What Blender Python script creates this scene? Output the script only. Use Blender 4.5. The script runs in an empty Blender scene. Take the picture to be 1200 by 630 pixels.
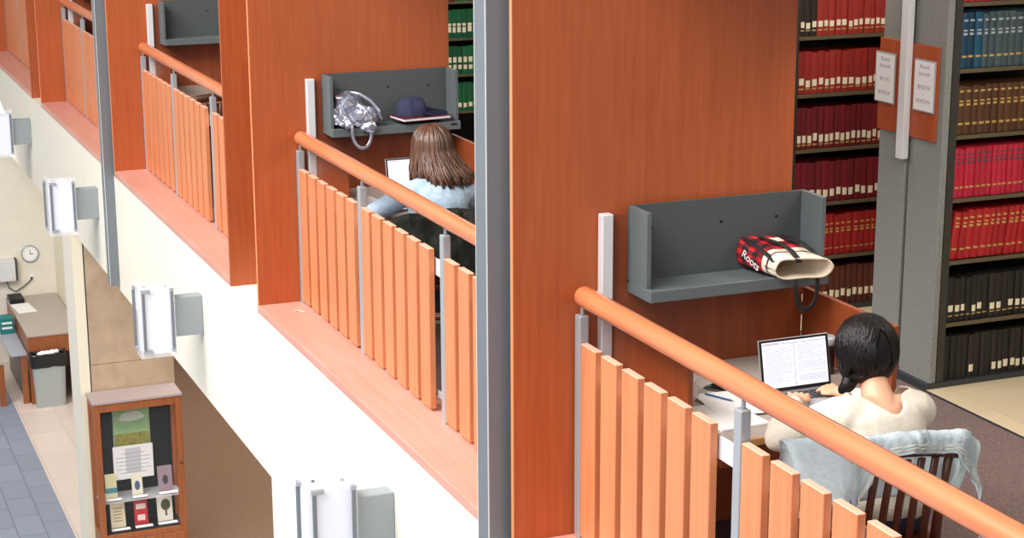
import bpy, bmesh, math, random
from mathutils import Vector, Matrix, Euler, noise
random.seed(7)
S = bpy.context.scene
COL = S.collection
PI = math.pi

# ------------------------------------------------------------------ helpers
def lin(c):
    return tuple(((v/255)/12.92 if v/255 <= .04045 else ((v/255+.055)/1.055)**2.4) for v in c)

class MB:
    """collects shapes in world coordinates; build() links them as one mesh object"""
    def __init__(s): s.bm = bmesh.new()
    def box(s, x0, x1, y0, y1, z0, z1, bev=0, rot=None, piv=None, seg=1):
        t = bmesh.new()
        bmesh.ops.create_cube(t, size=1)
        for v in t.verts:
            v.co = Vector(((x0+x1)/2+v.co.x*(x1-x0), (y0+y1)/2+v.co.y*(y1-y0), (z0+z1)/2+v.co.z*(z1-z0)))
        if bev > 0:
            bmesh.ops.bevel(t, geom=t.edges[:], offset=bev, segments=seg, affect='EDGES', profile=.5)
        if rot is not None:
            p = Vector(piv) if piv else Vector(((x0+x1)/2, (y0+y1)/2, (z0+z1)/2))
            R = Euler(rot).to_matrix()
            for v in t.verts: v.co = p + R @ (v.co-p)
        s.merge(t); return s
    def merge(s, t):
        m = bpy.data.meshes.new('t'); t.to_mesh(m); t.free(); s.bm.from_mesh(m); bpy.data.meshes.remove(m)
    def tube(s, pts, r, seg=10, cap=True, flat=1.0, up=(0, 0, 1)):
        pts = [Vector(p) for p in pts]; n = len(pts)
        rr = r if isinstance(r, (list, tuple)) else [r]*n
        rings = []
        for i, p in enumerate(pts):
            d = (pts[min(i+1, n-1)]-pts[max(i-1, 0)])
            if d.length < 1e-9: d = Vector((0, 0, 1))
            d.normalize()
            u = Vector(up)
            if abs(u.dot(d)) > .95: u = Vector((1, 0, 0)) if abs(d.x) < .9 else Vector((0, 1, 0))
            a = d.cross(u).normalized(); b = a.cross(d).normalized()
            rings.append([s.bm.verts.new(p+a*math.cos(2*PI*k/seg)*rr[i]+b*math.sin(2*PI*k/seg)*rr[i]*flat) for k in range(seg)])
        for i in range(n-1):
            for k in range(seg):
                f = s.bm.faces.new((rings[i][k], rings[i][(k+1) % seg], rings[i+1][(k+1) % seg], rings[i+1][k])); f.smooth = True
        if cap:
            s.bm.faces.new(rings[0][::-1]); s.bm.faces.new(rings[-1])
        return s
    def lathe(s, prof, c=(0, 0, 0), seg=24, axis='Z'):
        rings = []
        for r, z in prof:
            ring = []
            for k in range(seg):
                a = 2*PI*k/seg
                v = Vector((r*math.cos(a), r*math.sin(a), z))
                if axis == 'X': v = Vector((v.z, v.x, v.y))
                if axis == 'Y': v = Vector((v.x, v.z, v.y))
                ring.append(s.bm.verts.new(Vector(c)+v))
            rings.append(ring)
        for i in range(len(rings)-1):
            for k in range(seg):
                f = s.bm.faces.new((rings[i][k], rings[i][(k+1) % seg], rings[i+1][(k+1) % seg], rings[i+1][k])); f.smooth = True
        s.bm.faces.new(rings[0][::-1]); s.bm.faces.new(rings[-1])
        return s
    def ell(s, c, r, rot=(0, 0, 0), seg=24, rings=14):
        t = bmesh.new(); bmesh.ops.create_uvsphere(t, u_segments=seg, v_segments=rings, radius=1)
        R = Euler(rot).to_matrix()
        for v in t.verts: v.co = Vector(c)+R @ Vector((v.co.x*r[0], v.co.y*r[1], v.co.z*r[2]))
        for f in t.faces: f.smooth = True
        s.merge(t); return s
    def cap(s, p0, r0, p1, r1):
        s.ell(p0, (r0,)*3, seg=16, rings=10); s.ell(p1, (r1,)*3, seg=16, rings=10)
        s.tube([p0, p1], [r0, r1], seg=16); return s
    def prism(s, poly, axis, a, b):
        """polygon in the plane across axis, extruded from a to b"""
        def mk(u, v, t):
            return {'X': (t, u, v), 'Y': (u, t, v), 'Z': (u, v, t)}[axis]
        A = [s.bm.verts.new(mk(u, v, a)) for u, v in poly]; B = [s.bm.verts.new(mk(u, v, b)) for u, v in poly]
        n = len(poly); s.bm.faces.new(A[::-1]); s.bm.faces.new(B)
        for i in range(n): s.bm.faces.new((A[i], A[(i+1) % n], B[(i+1) % n], B[i]))
        return s
    def quad(s, a, b, c, d):
        s.bm.faces.new([s.bm.verts.new(p) for p in (a, b, c, d)]); return s
    def grid(s, fn, nu, nv, smooth=True, closed_u=False):
        V = [[s.bm.verts.new(fn(i/(nu if closed_u else nu-1), j/(nv-1))) for j in range(nv)] for i in range(nu)]
        for i in range(nu if closed_u else nu-1):
            for j in range(nv-1):
                f = s.bm.faces.new((V[i][j], V[(i+1) % nu][j], V[(i+1) % nu][j+1], V[i][j+1])); f.smooth = smooth
        return s
    def xform(s, M):
        for v in s.bm.verts: v.co = M @ v.co
        return s
    def mesh(s, name, off=(0, 0, 0)):
        bmesh.ops.recalc_face_normals(s.bm, faces=s.bm.faces[:])
        o = Vector(off)
        for v in s.bm.verts: v.co -= o
        m = bpy.data.meshes.new(name); s.bm.to_mesh(m); s.bm.free(); return m
    def build(s, name, mat, parent=None):
        off = wloc(parent) if parent else Vector((0, 0, 0))
        o = bpy.data.objects.new(name, s.mesh(name, off)); COL.objects.link(o)
        o.data.materials.append(mat)
        if parent: o.parent = parent
        return o

def wloc(o):
    v = Vector((0, 0, 0))
    while o: v += o.location; o = o.parent
    return v
def tag(o, label=None, cat=None, group=None, kind=None):
    if label: o['label'] = label
    if cat: o['category'] = cat
    if group: o['group'] = group
    if kind: o['kind'] = kind
    return o
def thing(name, loc, label, cat, group=None):
    o = bpy.data.objects.new(name, None); COL.objects.link(o); o.location = loc; o.empty_display_size = .05
    return tag(o, label, cat, group)
def kids(o): return [c for c in list(COL.objects) if c.parent == o]
def struct(name, mb, mat):
    o = mb.build(name, mat); o['kind'] = 'structure'; return o
def evaluated(o, mods):
    for t, kw in mods:
        m = o.modifiers.new(t, t)
        for k, v in kw.items(): setattr(m, k, v)
    bpy.context.view_layer.update()
    dg = bpy.context.evaluated_depsgraph_get()
    m = bpy.data.meshes.new_from_object(o.evaluated_get(dg)); return m
def blob(name, parts, vox, mat, parent, smooth=8, keep=None, solid=0, disp=None, sm_bound=12):
    """one continuous voxel-merged surface out of capsules ('c') and ellipsoids ('e')"""
    mb = MB()
    for p in parts:
        if p[0] == 'c': mb.cap(p[1], p[2], p[3], p[4])
        else: mb.ell(p[1], p[2], p[3] if len(p) > 3 else (0, 0, 0))
    tmp = bpy.data.objects.new('tmp', mb.mesh('tmp')); COL.objects.link(tmp)
    m = evaluated(tmp, [('REMESH', dict(mode='VOXEL', voxel_size=vox)), ('SMOOTH', dict(factor=.5, iterations=smooth))])
    bpy.data.objects.remove(tmp)
    bm = bmesh.new(); bm.from_mesh(m)
    if disp:
        bm.normal_update()
        for v in bm.verts: v.co += v.normal*disp(v.co)
    if keep:
        bmesh.ops.delete(bm, geom=[v for v in bm.verts if not keep(v.co)], context='VERTS')
        for it in range(sm_bound):
            new = {}
            for v in bm.verts:
                nb = [e.other_vert(v) for e in v.link_edges if e.is_boundary]
                if len(nb) == 2: new[v] = v.co*.4+(nb[0].co+nb[1].co)*.3
            for v, c in new.items(): v.co = c
    if solid:
        bmesh.ops.solidify(bm, geom=bm.faces[:], thickness=solid)
    for f in bm.faces: f.smooth = True
    off = wloc(parent) if parent else Vector((0, 0, 0))
    for v in bm.verts: v.co -= off
    bm.to_mesh(m); bm.free()
    o = bpy.data.objects.new(name, m); COL.objects.link(o); o.data.materials.clear(); o.data.materials.append(mat)
    if parent: o.parent = parent
    return o
def text(name, body, size, loc, rot, mat, parent, align='CENTER', ext=.0004):
    c = bpy.data.curves.new('t', 'FONT'); c.body = body; c.size = size; c.align_x = align; c.align_y = 'CENTER'; c.extrude = ext; c.space_line = 1.15
    t = bpy.data.objects.new('t', c); COL.objects.link(t)
    m = evaluated(t, []); bpy.data.objects.remove(t)
    M = Matrix.Translation(Vector(loc)) @ Euler(rot).to_matrix().to_4x4()
    off = wloc(parent)
    for v in m.vertices: v.co = M @ v.co - off
    m.materials.clear(); m.materials.append(mat)
    o = bpy.data.objects.new(name, m); COL.objects.link(o); o.parent = parent; return o

# ------------------------------------------------------------------ materials
MATS = {}
def mat(name, rgb, rough=.5, metal=0, noise_amt=0, nscale=30, spec=.5, bump=0, bscale=200, emit=0, alpha=1, trans=0, sheen=0, stretch=(1, 1, 1), ndetail=3, coat=0):
    m = bpy.data.materials.new(name); m.use_nodes = True; nt = m.node_tree; N = nt.nodes; L = nt.links
    b = N['Principled BSDF']; c = lin(rgb)+(1,)
    b.inputs['Base Color'].default_value = c; b.inputs['Roughness'].default_value = rough; b.inputs['Metallic'].default_value = metal
    b.inputs['Specular IOR Level'].default_value = spec
    if coat: b.inputs['Coat Weight'].default_value = coat; b.inputs['Coat Roughness'].default_value = .15
    if sheen: b.inputs['Sheen Weight'].default_value = sheen
    if trans: b.inputs['Transmission Weight'].default_value = trans
    if alpha < 1: b.inputs['Alpha'].default_value = alpha
    if emit: b.inputs['Emission Color'].default_value = c; b.inputs['Emission Strength'].default_value = emit
    if noise_amt or bump:
        tc = N.new('ShaderNodeTexCoord'); mp = N.new('ShaderNodeMapping'); mp.inputs['Scale'].default_value = stretch
        L.new(tc.outputs['Object'], mp.inputs['Vector'])
    if noise_amt:
        n = N.new('ShaderNodeTexNoise'); n.inputs['Scale'].default_value = nscale; n.inputs['Detail'].default_value = ndetail
        L.new(mp.outputs['Vector'], n.inputs['Vector'])
        r = N.new('ShaderNodeValToRGB')
        r.color_ramp.elements[0].position = .3; r.color_ramp.elements[1].position = .7
        r.color_ramp.elements[0].color = tuple(v*(1-noise_amt) for v in c[:3])+(1,)
        r.color_ramp.elements[1].color = tuple(min(1, v*(1+noise_amt)) for v in c[:3])+(1,)
        L.new(n.outputs['Fac'], r.inputs['Fac']); L.new(r.outputs['Color'], b.inputs['Base Color'])
    if bump:
        n2 = N.new('ShaderNodeTexNoise'); n2.inputs['Scale'].default_value = bscale; n2.inputs['Detail'].default_value = 4
        L.new(mp.outputs['Vector'], n2.inputs['Vector'])
        bp = N.new('ShaderNodeBump'); bp.inputs['Strength'].default_value = bump; bp.inputs['Distance'].default_value = .01
        L.new(n2.outputs['Fac'], bp.inputs['Height']); L.new(bp.outputs['Normal'], b.inputs['Normal'])
    return m
def wood(name, dark, light, axis='Z', rough=.38, scale=1.0, coat=0):
    m = bpy.data.materials.new(name); m.use_nodes = True; nt = m.node_tree; N = nt.nodes; L = nt.links
    b = N['Principled BSDF']; b.inputs['Roughness'].default_value = rough
    if coat: b.inputs['Coat Weight'].default_value = coat; b.inputs['Coat Roughness'].default_value = .2
    tc = N.new('ShaderNodeTexCoord'); mp = N.new('ShaderNodeMapping')
    st = {'X': (.6, 14, 14), 'Y': (14, .6, 14), 'Z': (14, 14, .6)}[axis]
    mp.inputs['Scale'].default_value = tuple(v*scale for v in st)
    L.new(tc.outputs['Object'], mp.inputs['Vector'])
    n = N.new('ShaderNodeTexNoise'); n.inputs['Scale'].default_value = 2.2; n.inputs['Detail'].default_value = 7; n.inputs['Roughness'].default_value = .6; n.inputs['Distortion'].default_value = .4
    L.new(mp.outputs['Vector'], n.inputs['Vector'])
    n2 = N.new('ShaderNodeTexNoise'); n2.inputs['Scale'].default_value = 1.3; n2.inputs['Detail'].default_value = 2
    L.new(tc.outputs['Object'], n2.inputs['Vector'])
    ad = N.new('ShaderNodeMath'); ad.operation = 'MULTIPLY_ADD'; ad.inputs[1].default_value = .35
    L.new(n2.outputs['Fac'], ad.inputs[0]); L.new(n.outputs['Fac'], ad.inputs[2])
    r = N.new('ShaderNodeValToRGB'); r.color_ramp.elements[0].position = .42; r.color_ramp.elements[1].position = .92
    r.color_ramp.elements[0].color = lin(dark)+(1,); r.color_ramp.elements[1].color = lin(light)+(1,)
    L.new(ad.outputs[0], r.inputs['Fac']); L.new(r.outputs['Color'], b.inputs['Base Color'])
    return m
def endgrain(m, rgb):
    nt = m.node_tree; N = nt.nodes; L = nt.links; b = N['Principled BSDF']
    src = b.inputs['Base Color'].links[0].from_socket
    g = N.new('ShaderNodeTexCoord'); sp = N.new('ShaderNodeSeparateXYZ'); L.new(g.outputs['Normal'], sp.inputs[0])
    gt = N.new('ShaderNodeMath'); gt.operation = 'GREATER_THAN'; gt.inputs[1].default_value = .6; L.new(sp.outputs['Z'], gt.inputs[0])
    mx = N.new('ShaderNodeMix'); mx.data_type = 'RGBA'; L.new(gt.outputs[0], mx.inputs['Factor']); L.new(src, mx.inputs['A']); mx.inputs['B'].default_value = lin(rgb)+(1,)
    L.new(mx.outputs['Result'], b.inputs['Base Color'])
def plaid(name):
    m = bpy.data.materials.new(name); m.use_nodes = True; nt = m.node_tree; N = nt.nodes; L = nt.links
    b = N['Principled BSDF']; b.inputs['Roughness'].default_value = .75
    tc = N.new('ShaderNodeTexCoord'); sp = N.new('ShaderNodeSeparateXYZ'); L.new(tc.outputs['UV'], sp.inputs[0])
    fs = []
    for ch, k in (('X', 5.0), ('Y', 4.0)):
        mu = N.new('ShaderNodeMath'); mu.operation = 'MULTIPLY'; mu.inputs[1].default_value = k; L.new(sp.outputs[ch], mu.inputs[0])
        fr = N.new('ShaderNodeMath'); fr.operation = 'FRACT'; L.new(mu.outputs[0], fr.inputs[0])
        gt = N.new('ShaderNodeMath'); gt.operation = 'GREATER_THAN'; gt.inputs[1].default_value = .5; L.new(fr.outputs[0], gt.inputs[0]); fs.append(gt)
    ad = N.new('ShaderNodeMath'); ad.operation = 'ADD'; L.new(fs[0].outputs[0], ad.inputs[0]); L.new(fs[1].outputs[0], ad.inputs[1])
    di = N.new('ShaderNodeMath'); di.operation = 'MULTIPLY'; di.inputs[1].default_value = .5; L.new(ad.outputs[0], di.inputs[0])
    r = N.new('ShaderNodeValToRGB'); r.color_ramp.interpolation = 'CONSTANT'
    r.color_ramp.elements[0].position = 0; r.color_ramp.elements[0].color = lin((205, 25, 40))+(1,)
    e = r.color_ramp.elements.new(.4); e.color = lin((110, 18, 28))+(1,)
    r.color_ramp.elements[-1].position = .9; r.color_ramp.elements[-1].color = lin((22, 14, 16))+(1,)
    L.new(di.outputs[0], r.inputs['Fac'])
    # white bands near the mouth (uv y close to 1)
    r2 = N.new('ShaderNodeValToRGB'); r2.color_ramp.interpolation = 'CONSTANT'
    r2.color_ramp.elements[0].position = 0; r2.color_ramp.elements[0].color = (0, 0, 0, 1)
    for p, v in ((.62, 1), (.72, 0), (.76, 1)):
        e = r2.color_ramp.elements.new(p); e.color = (v, v, v, 1)
    r2.color_ramp.elements[-1].position = .97; r2.color_ramp.elements[-1].color = (1, 1, 1, 1)
    L.new(sp.outputs['Y'], r2.inputs['Fac'])
    mx = N.new('ShaderNodeMix'); mx.data_type = 'RGBA'
    L.new(r2.outputs['Color'], mx.inputs['Factor']); L.new(r.outputs['Color'], mx.inputs['A']); mx.inputs['B'].default_value = lin((232, 224, 205))+(1,)
    L.new(mx.outputs['Result'], b.inputs['Base Color'])
    return m
def tiles(name, c1, mortar, sx, sy, rough=.4, var=.06):
    m = bpy.data.materials.new(name); m.use_nodes = True; nt = m.node_tree; N = nt.nodes; L = nt.links
    b = N['Principled BSDF']; b.inputs['Roughness'].default_value = rough
    tc = N.new('ShaderNodeTexCoord'); br = N.new('ShaderNodeTexBrick')
    br.offset = .5; br.inputs['Scale'].default_value = 1; br.inputs['Brick Width'].default_value = sx; br.inputs['Row Height'].default_value = sy
    br.inputs['Mortar Size'].default_value = .006
    a = lin(c1)
    br.inputs['Color1'].default_value = tuple(v*(1-var) for v in a)+(1,); br.inputs['Color2'].default_value = tuple(min(1, v*(1+var)) for v in a)+(1,)
    br.inputs['Mortar'].default_value = lin(mortar)+(1,)
    L.new(tc.outputs['Object'], br.inputs['Vector']); L.new(br.outputs['Color'], b.inputs['Base Color'])
    return m

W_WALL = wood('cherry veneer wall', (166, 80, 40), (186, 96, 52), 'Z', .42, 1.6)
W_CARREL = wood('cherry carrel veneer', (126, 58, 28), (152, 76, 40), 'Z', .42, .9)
W_SLAT = wood('cherry slat', (206, 124, 82), (226, 146, 102), 'Z', .42, 1.2)
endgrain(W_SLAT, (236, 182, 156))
W_RAIL = wood('cherry handrail', (206, 118, 76), (230, 144, 100), 'X', .24, 1.0, .5)
W_SILL = wood('cherry sill', (208, 146, 128), (226, 168, 152), 'X', .4, 1.0)
W_EDGE = mat('veneer edge', (236, 150, 100), .4)
W_CASE = wood('cherry case', (138, 76, 40), (170, 100, 58), 'Z', .4, 1)
W_CHAIR = wood('mahogany chair', (70, 32, 18), (104, 50, 28), 'Z', .35, 1.2, .3)
W_PLATE = wood('cherry sign plate', (150, 66, 30), (182, 86, 42), 'Z', .5, 1.4)
WHITE = mat('white plaster', (246, 240, 224), .75, noise_amt=.02, nscale=3)
LWHITE = mat('off white wall', (226, 220, 206), .8, noise_amt=.03, nscale=4)
CREAM = mat('cream paint', (240, 232, 208), .8)
STONE = mat('tan marble', (188, 164, 138), .35, noise_amt=.14, nscale=5, ndetail=8)
STEEL = mat('grey painted steel', (120, 126, 132), .45, .15, noise_amt=.05, nscale=200)
STEEL_L = mat('brushed steel', (172, 178, 183), .38, .25)
STEEL_D = mat('dark steel', (66, 70, 74), .45, .4)
BRACKET = mat('grey sconce bracket', (152, 159, 163), .5, .1)
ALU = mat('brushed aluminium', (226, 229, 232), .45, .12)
DARK = mat('dark reveal', (20, 18, 18), .8)
BLACK = mat('black plastic', (14, 14, 15), .4)
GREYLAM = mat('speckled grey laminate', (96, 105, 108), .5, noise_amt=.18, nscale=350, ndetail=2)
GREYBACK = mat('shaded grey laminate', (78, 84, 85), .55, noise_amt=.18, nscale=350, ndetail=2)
GREYEND = mat('grey crackle painted steel', (134, 137, 134), .45, noise_amt=.25, nscale=160, ndetail=3)
GREYEDGE = mat('dark olive steel', (52, 50, 44), .5, noise_amt=.1, nscale=100)
SHELFM = mat('bronze shelf edge', (96, 84, 62), .5)
DESKTOP = mat('grey desk laminate', (176, 164, 156), .45, noise_amt=.04, nscale=200)
TAN = mat('tan desk edge', (196, 150, 92), .5)
CARPET = mat('brown carpet', (122, 104, 102), .95, noise_amt=.45, nscale=130, ndetail=4, bump=.4, bscale=400, spec=.1)
CARPET2 = mat('lower carpet', (122, 98, 82), .95, noise_amt=.25, nscale=60, ndetail=4, bump=.3, bscale=300, spec=.1)
BEIGE = tiles('beige tile', (218, 200, 168), (210, 190, 158), .6, .6, .3)
BEIGE2 = tiles('pale stone tile', (228, 212, 204), (206, 192, 184), .9, .45, .3)
BLUETILE = tiles('slate blue tile', (142, 152, 172), (100, 112, 134), .6, .3, .4)
PAPER = mat('white paper', (240, 240, 240), .7)
INK = mat('dark ink', (70, 70, 80), .7)
GREYINK = mat('grey ink', (165, 165, 178), .7)
SCREEN = mat('lit laptop screen', (222, 224, 240), .2, emit=.75)
SCREEN_INK = mat('screen text', (150, 152, 178), .5, emit=.45)
SCREEN_INK2 = mat('screen red text', (200, 130, 130), .5, emit=.5)
SILVER = mat('laptop aluminium', (190, 192, 195), .35, .7)
KEYS = mat('black keys', (18, 18, 20), .5)
GLASSM = mat('frosted sconce glass', (236, 240, 252), .25, emit=.22)
ACRYL = mat('clear acrylic', (250, 250, 255), .08, alpha=.32)
PANE = mat('case glass', (235, 245, 245), .03, alpha=.015, spec=.3)
LABEL = mat('cream call number label', (236, 226, 200), .7)
GOLD = mat('gilt lettering', (200, 168, 96), .5, .2)
SILVINK = mat('silver lettering', (170, 178, 186), .5)
SKIN = mat('light skin', (224, 168, 136), .5, noise_amt=.04, nscale=20)
SKIN.node_tree.nodes['Principled BSDF'].inputs['Subsurface Weight'].default_value = .12
SKIN.node_tree.nodes['Principled BSDF'].inputs['Subsurface Radius'].default_value = (.02, .008, .004)
HAIR_B = mat('black hair', (15, 11, 13), .48, noise_amt=.5, nscale=60, stretch=(1, 1, .15), bump=.15, bscale=120, spec=.35)
HAIR_N = mat('brown hair', (92, 62, 46), .36, noise_amt=.55, nscale=45, stretch=(1, 1, .12), bump=.3, bscale=120, spec=.6)
KNIT = mat('cream knit', (232, 222, 206), .9, noise_amt=.05, nscale=60, bump=.5, bscale=260, sheen=.2)
BLUESHIRT = mat('pale blue chambray', (172, 196, 218), .85, noise_amt=.1, nscale=40, bump=.5, bscale=30)
DENIM = mat('light washed denim', (228, 240, 245), .85, noise_amt=.05, nscale=25, bump=.4, bscale=60)
DENIM_D = mat('dark blue denim', (44, 52, 76), .85, noise_amt=.2, nscale=60)
STITCH = mat('pale stitching', (232, 226, 206), .8)
BLUEINK = mat('blue print', (46, 98, 150), .7)
JACKET = mat('dark olive nylon', (50, 54, 48), .55, noise_amt=.25, nscale=14, bump=.5, bscale=25)
SHOE = mat('white canvas shoe', (220, 218, 212), .8)
SILVERCLOTH = mat('crinkled silver fabric', (182, 187, 204), .26, .75, noise_amt=.1, nscale=20)
NAVY = mat('navy cotton', (40, 44, 74), .85, noise_amt=.15, nscale=80)
MAROON = mat('maroon cover', (96, 22, 40), .5)
TEAL = mat('teal box', (20, 120, 120), .5)
GREYBIN = mat('grey plastic bin', (168, 174, 174), .45)
BAGBLK = mat('black bin liner', (26, 26, 30), .25, bump=.6, bscale=30)
PLAID = plaid('red buffalo plaid')
CANVAS = mat('cream canvas', (222, 208, 186), .85)
WEB = mat('black webbing', (20, 20, 22), .7)
CLEAR = mat('crumpled clear plastic', (225, 228, 232), .12, alpha=.45, bump=.5, bscale=40)
REDWIRE = mat('magenta cable', (150, 30, 70), .5)

# ------------------------------------------------------------------ key dimensions (metres, z=0 on top of the sills)
FLOOR = -.06
XK = [4.106, 0.0, -4.812, -9.078, -13.9]          # face of each fin wall
TK = [.2, .7526, .2, .7526, .75]                  # its thickness
SILLT = .053; SOFF = -1.07; LOW = -4.7
bays = [(XK[0], 8.2)]+[(XK[k], XK[k-1]-TK[k-1]) for k in range(1, 5)]
BNAME = ['nearest bay', 'second bay', 'third bay', 'fourth bay', 'last bay']

# ------------------------------------------------------------------ setting
struct('floor', MB().box(-24, 9, .42, 2.86, FLOOR-.02, FLOOR), CARPET)
struct('floor_stacks', MB().box(-24, 9, 2.86, 8, FLOOR-.02, FLOOR), BEIGE)
struct('ceiling_lower', MB().box(-24, 9, .4, 8, -.5, FLOOR-.02), LWHITE)
struct('ceiling', MB().box(-24, 9, .3, 8, 2.62, 2.8), LWHITE)
struct('wall_back', MB().box(-24, 9, 8, 8.2, LOW, 2.8), LWHITE)
struct('wall_front', MB().box(-24, 9, 0, .42, SOFF, -SILLT), WHITE)
struct('wall_end', MB().box(-24.2, -24, -14, 8.2, LOW, 6), LWHITE)
FN = ['near', 'middle', 'far', 'distant', 'last']
for k, x in enumerate(XK):
    mb = MB()
    if k in (0, 2):
        mb.box(x-.025, x, 0, 1.262, -SILLT*.98, 2.7)
        mb.box(x-.2, x-.175, .05, 1.262, -SILLT*.98, 2.7)
        mb.box(x-.175, x-.025, .9, 1.262, -SILLT*.98, 2.7)
        struct('wall_%s' % FN[k], mb, W_WALL)
        struct('wall_%s_recess' % FN[k], MB().box(x-.172, x-.027, .12, .16, -.05, 2.7), DARK)
    else:
        mb.box(x-.025, x, 0, 1.262, -SILLT*.98, 2.7)
        mb.box(x-TK[k], x-TK[k]+.025, 0, 1.262, -SILLT*.98, 2.7)
        mb.box(x-TK[k]+.025, x-.025, .5, 1.262, -SILLT*.98, 2.7)
        struct('wall_%s' % FN[k], mb, W_WALL)
    struct('trim_edge_%d' % (k+1), MB().box(x-.024, x-.001, -.003, 0, -SILLT, 2.7), W_EDGE)
for k in (0, 2):
    x = XK[k]
    mb = MB().box(x-.19, x-.07, -.085, .02, -1.02, 5.5, .004)
    c = struct('trim_column_%d' % (k//2+1), mb, STEEL)
    struct('trim_column_glint_%d' % (k//2+1), MB().box(x-.0735, x-.0695, -.0855, -.0815, -1.02, 5.5).box(x-.1905, x-.1865, -.0855, -.0815, -1.02, 5.5), ALU)  # pale strips stand in for the highlight along the column corners
    struct('trim_column_foot_%d' % (k//2+1), MB().box(x-.15, x-.12, -.06, -.03, -1.035, -1.02), ALU)
for i, (a, b) in enumerate(bays):
    struct('trim_%d' % (i+1), MB().box(a+.001, b-.001, -.004, .42, -SILLT, 0, .003), W_SILL)
struct('baseboard_carpet', MB().box(-24, 9, 2.85, 2.865, FLOOR, FLOOR+.004), STEEL_D)

# lower level
struct('floor_lower', MB().box(-24, 12, -14, -.03, LOW-.05, LOW), BLUETILE)
struct('floor_lower_path', MB().box(-24, 12, -.03, 1.0, LOW-.05, LOW), BEIGE2)
struct('floor_lower_carpet', MB().box(-24, 12, 1.0, 8, LOW-.05, LOW), CARPET2)
struct('wall_pier', MB().box(-8.2, -7.62, 0, .105, LOW, SOFF), WHITE)
struct('wall_pier_side', MB().box(-7.62, -7.6, 0, .105, LOW, SOFF), CREAM)
struct('trim_shadow_gap', MB().box(-7.64, -7.6, .105, .118, LOW, -.5), STEEL_D)
struct('wall_stone', MB().box(-7.85, -7.6, .118, .98, -3.2-.0, -.5).box(-7.85, -7.6, .118, .98, LOW, -3.205), STONE) if False else None
sm = MB().box(-7.85, -7.6, .118, .975, -2.52, -.5, .002).box(-7.85, -7.6, .118, .975, LOW, -2.525, .002)
struct('wall_stone', sm, STONE)
struct('wall_column', MB().box(.145, 2.2, 0, .5, LOW, SOFF), WHITE)
struct('wall_lower_far', MB().box(-15.8, -15.6, -6, .92, LOW, -.5), LWHITE)
struct('wall_lower_return', MB().box(-15.6, -8.2, .92, .98, LOW, -.5), CREAM)

# ------------------------------------------------------------------ balustrades
def balustrade(i, a, b, starts, dz):
    root = thing('balustrade', (a+.6, .28, 0), ['wooden balustrade beside the woman in the white sweater, nearest the camera',
        'wooden balustrade in front of the long brown haired woman', 'wooden balustrade before the empty carrel, between the two steel columns',
        'small far balustrade just left of the distant steel column', 'slatted balustrade at the upper left edge, farthest of all'][i], 'railing', 'slatted balustrades along the balcony')
    rail_x1 = b-.03
    n = 26
    pts = [(a+.012+(.05*j/8), .285, 1.03) for j in range(0, 8)]+[(a+.07+(rail_x1-a-.07)*j/n, .285, 1.03) for j in range(n+1)]
    rs = [.043*math.sqrt(max(.08, 1-(1-j/8)**2)) for j in range(0, 8)]+[.043]*(n+1)
    pts = [(p[0], p[1], p[2]+dz) for p in pts]
    MB().tube(pts, rs, 20).build('handrail', W_RAIL, root)
    MB().box(a+.06, rail_x1, .302, .314, .705+dz, .79+dz, .002).build('rail_bar', ALU, root)
    MB().box(a+.06, rail_x1, .302, .314, .075, .11, .002).build('rail_bar', STEEL_L, root)
    for s in starts:
        p = s-.062
        if p+.06 < b:
            po = MB().box(p+.004, p+.054, .262, .302, 0, .95+dz, .003).build('post', STEEL_L, root)
            MB().lathe([(.008, .945+dz), (.008, 1.0+dz)], (p+.03, .284, 0), 10).build('rail_pin', STEEL_L, po)
        for j in range(6):
            x = s+j*.1897
            if x+.142 > b: break
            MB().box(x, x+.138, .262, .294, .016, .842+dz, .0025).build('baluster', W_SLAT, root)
    return root
balustrade(0, *bays[0], [4.178, 5.484, 6.79], 0)
balustrade(1, *bays[1], [.064, 1.286, 2.592], 0)
balustrade(2, *bays[2], [-4.745, -3.535, -2.21], .02)
balustrade(3, *bays[3], [-9.01, -7.80, -6.5], .042)
balustrade(4, *bays[4], [-13.84, -12.53, -11.22, -9.99], .05)

sc_ = MB().tube([(.20, .17, .004), (.235, .175, .010), (.27, .20, .006), (.29, .205, .012)], .004, 6, flat=.4).build('paper_scrap', PAPER)
tag(sc_, 'small curled white paper scrap on the sill before the second balustrade', 'scrap')
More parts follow.
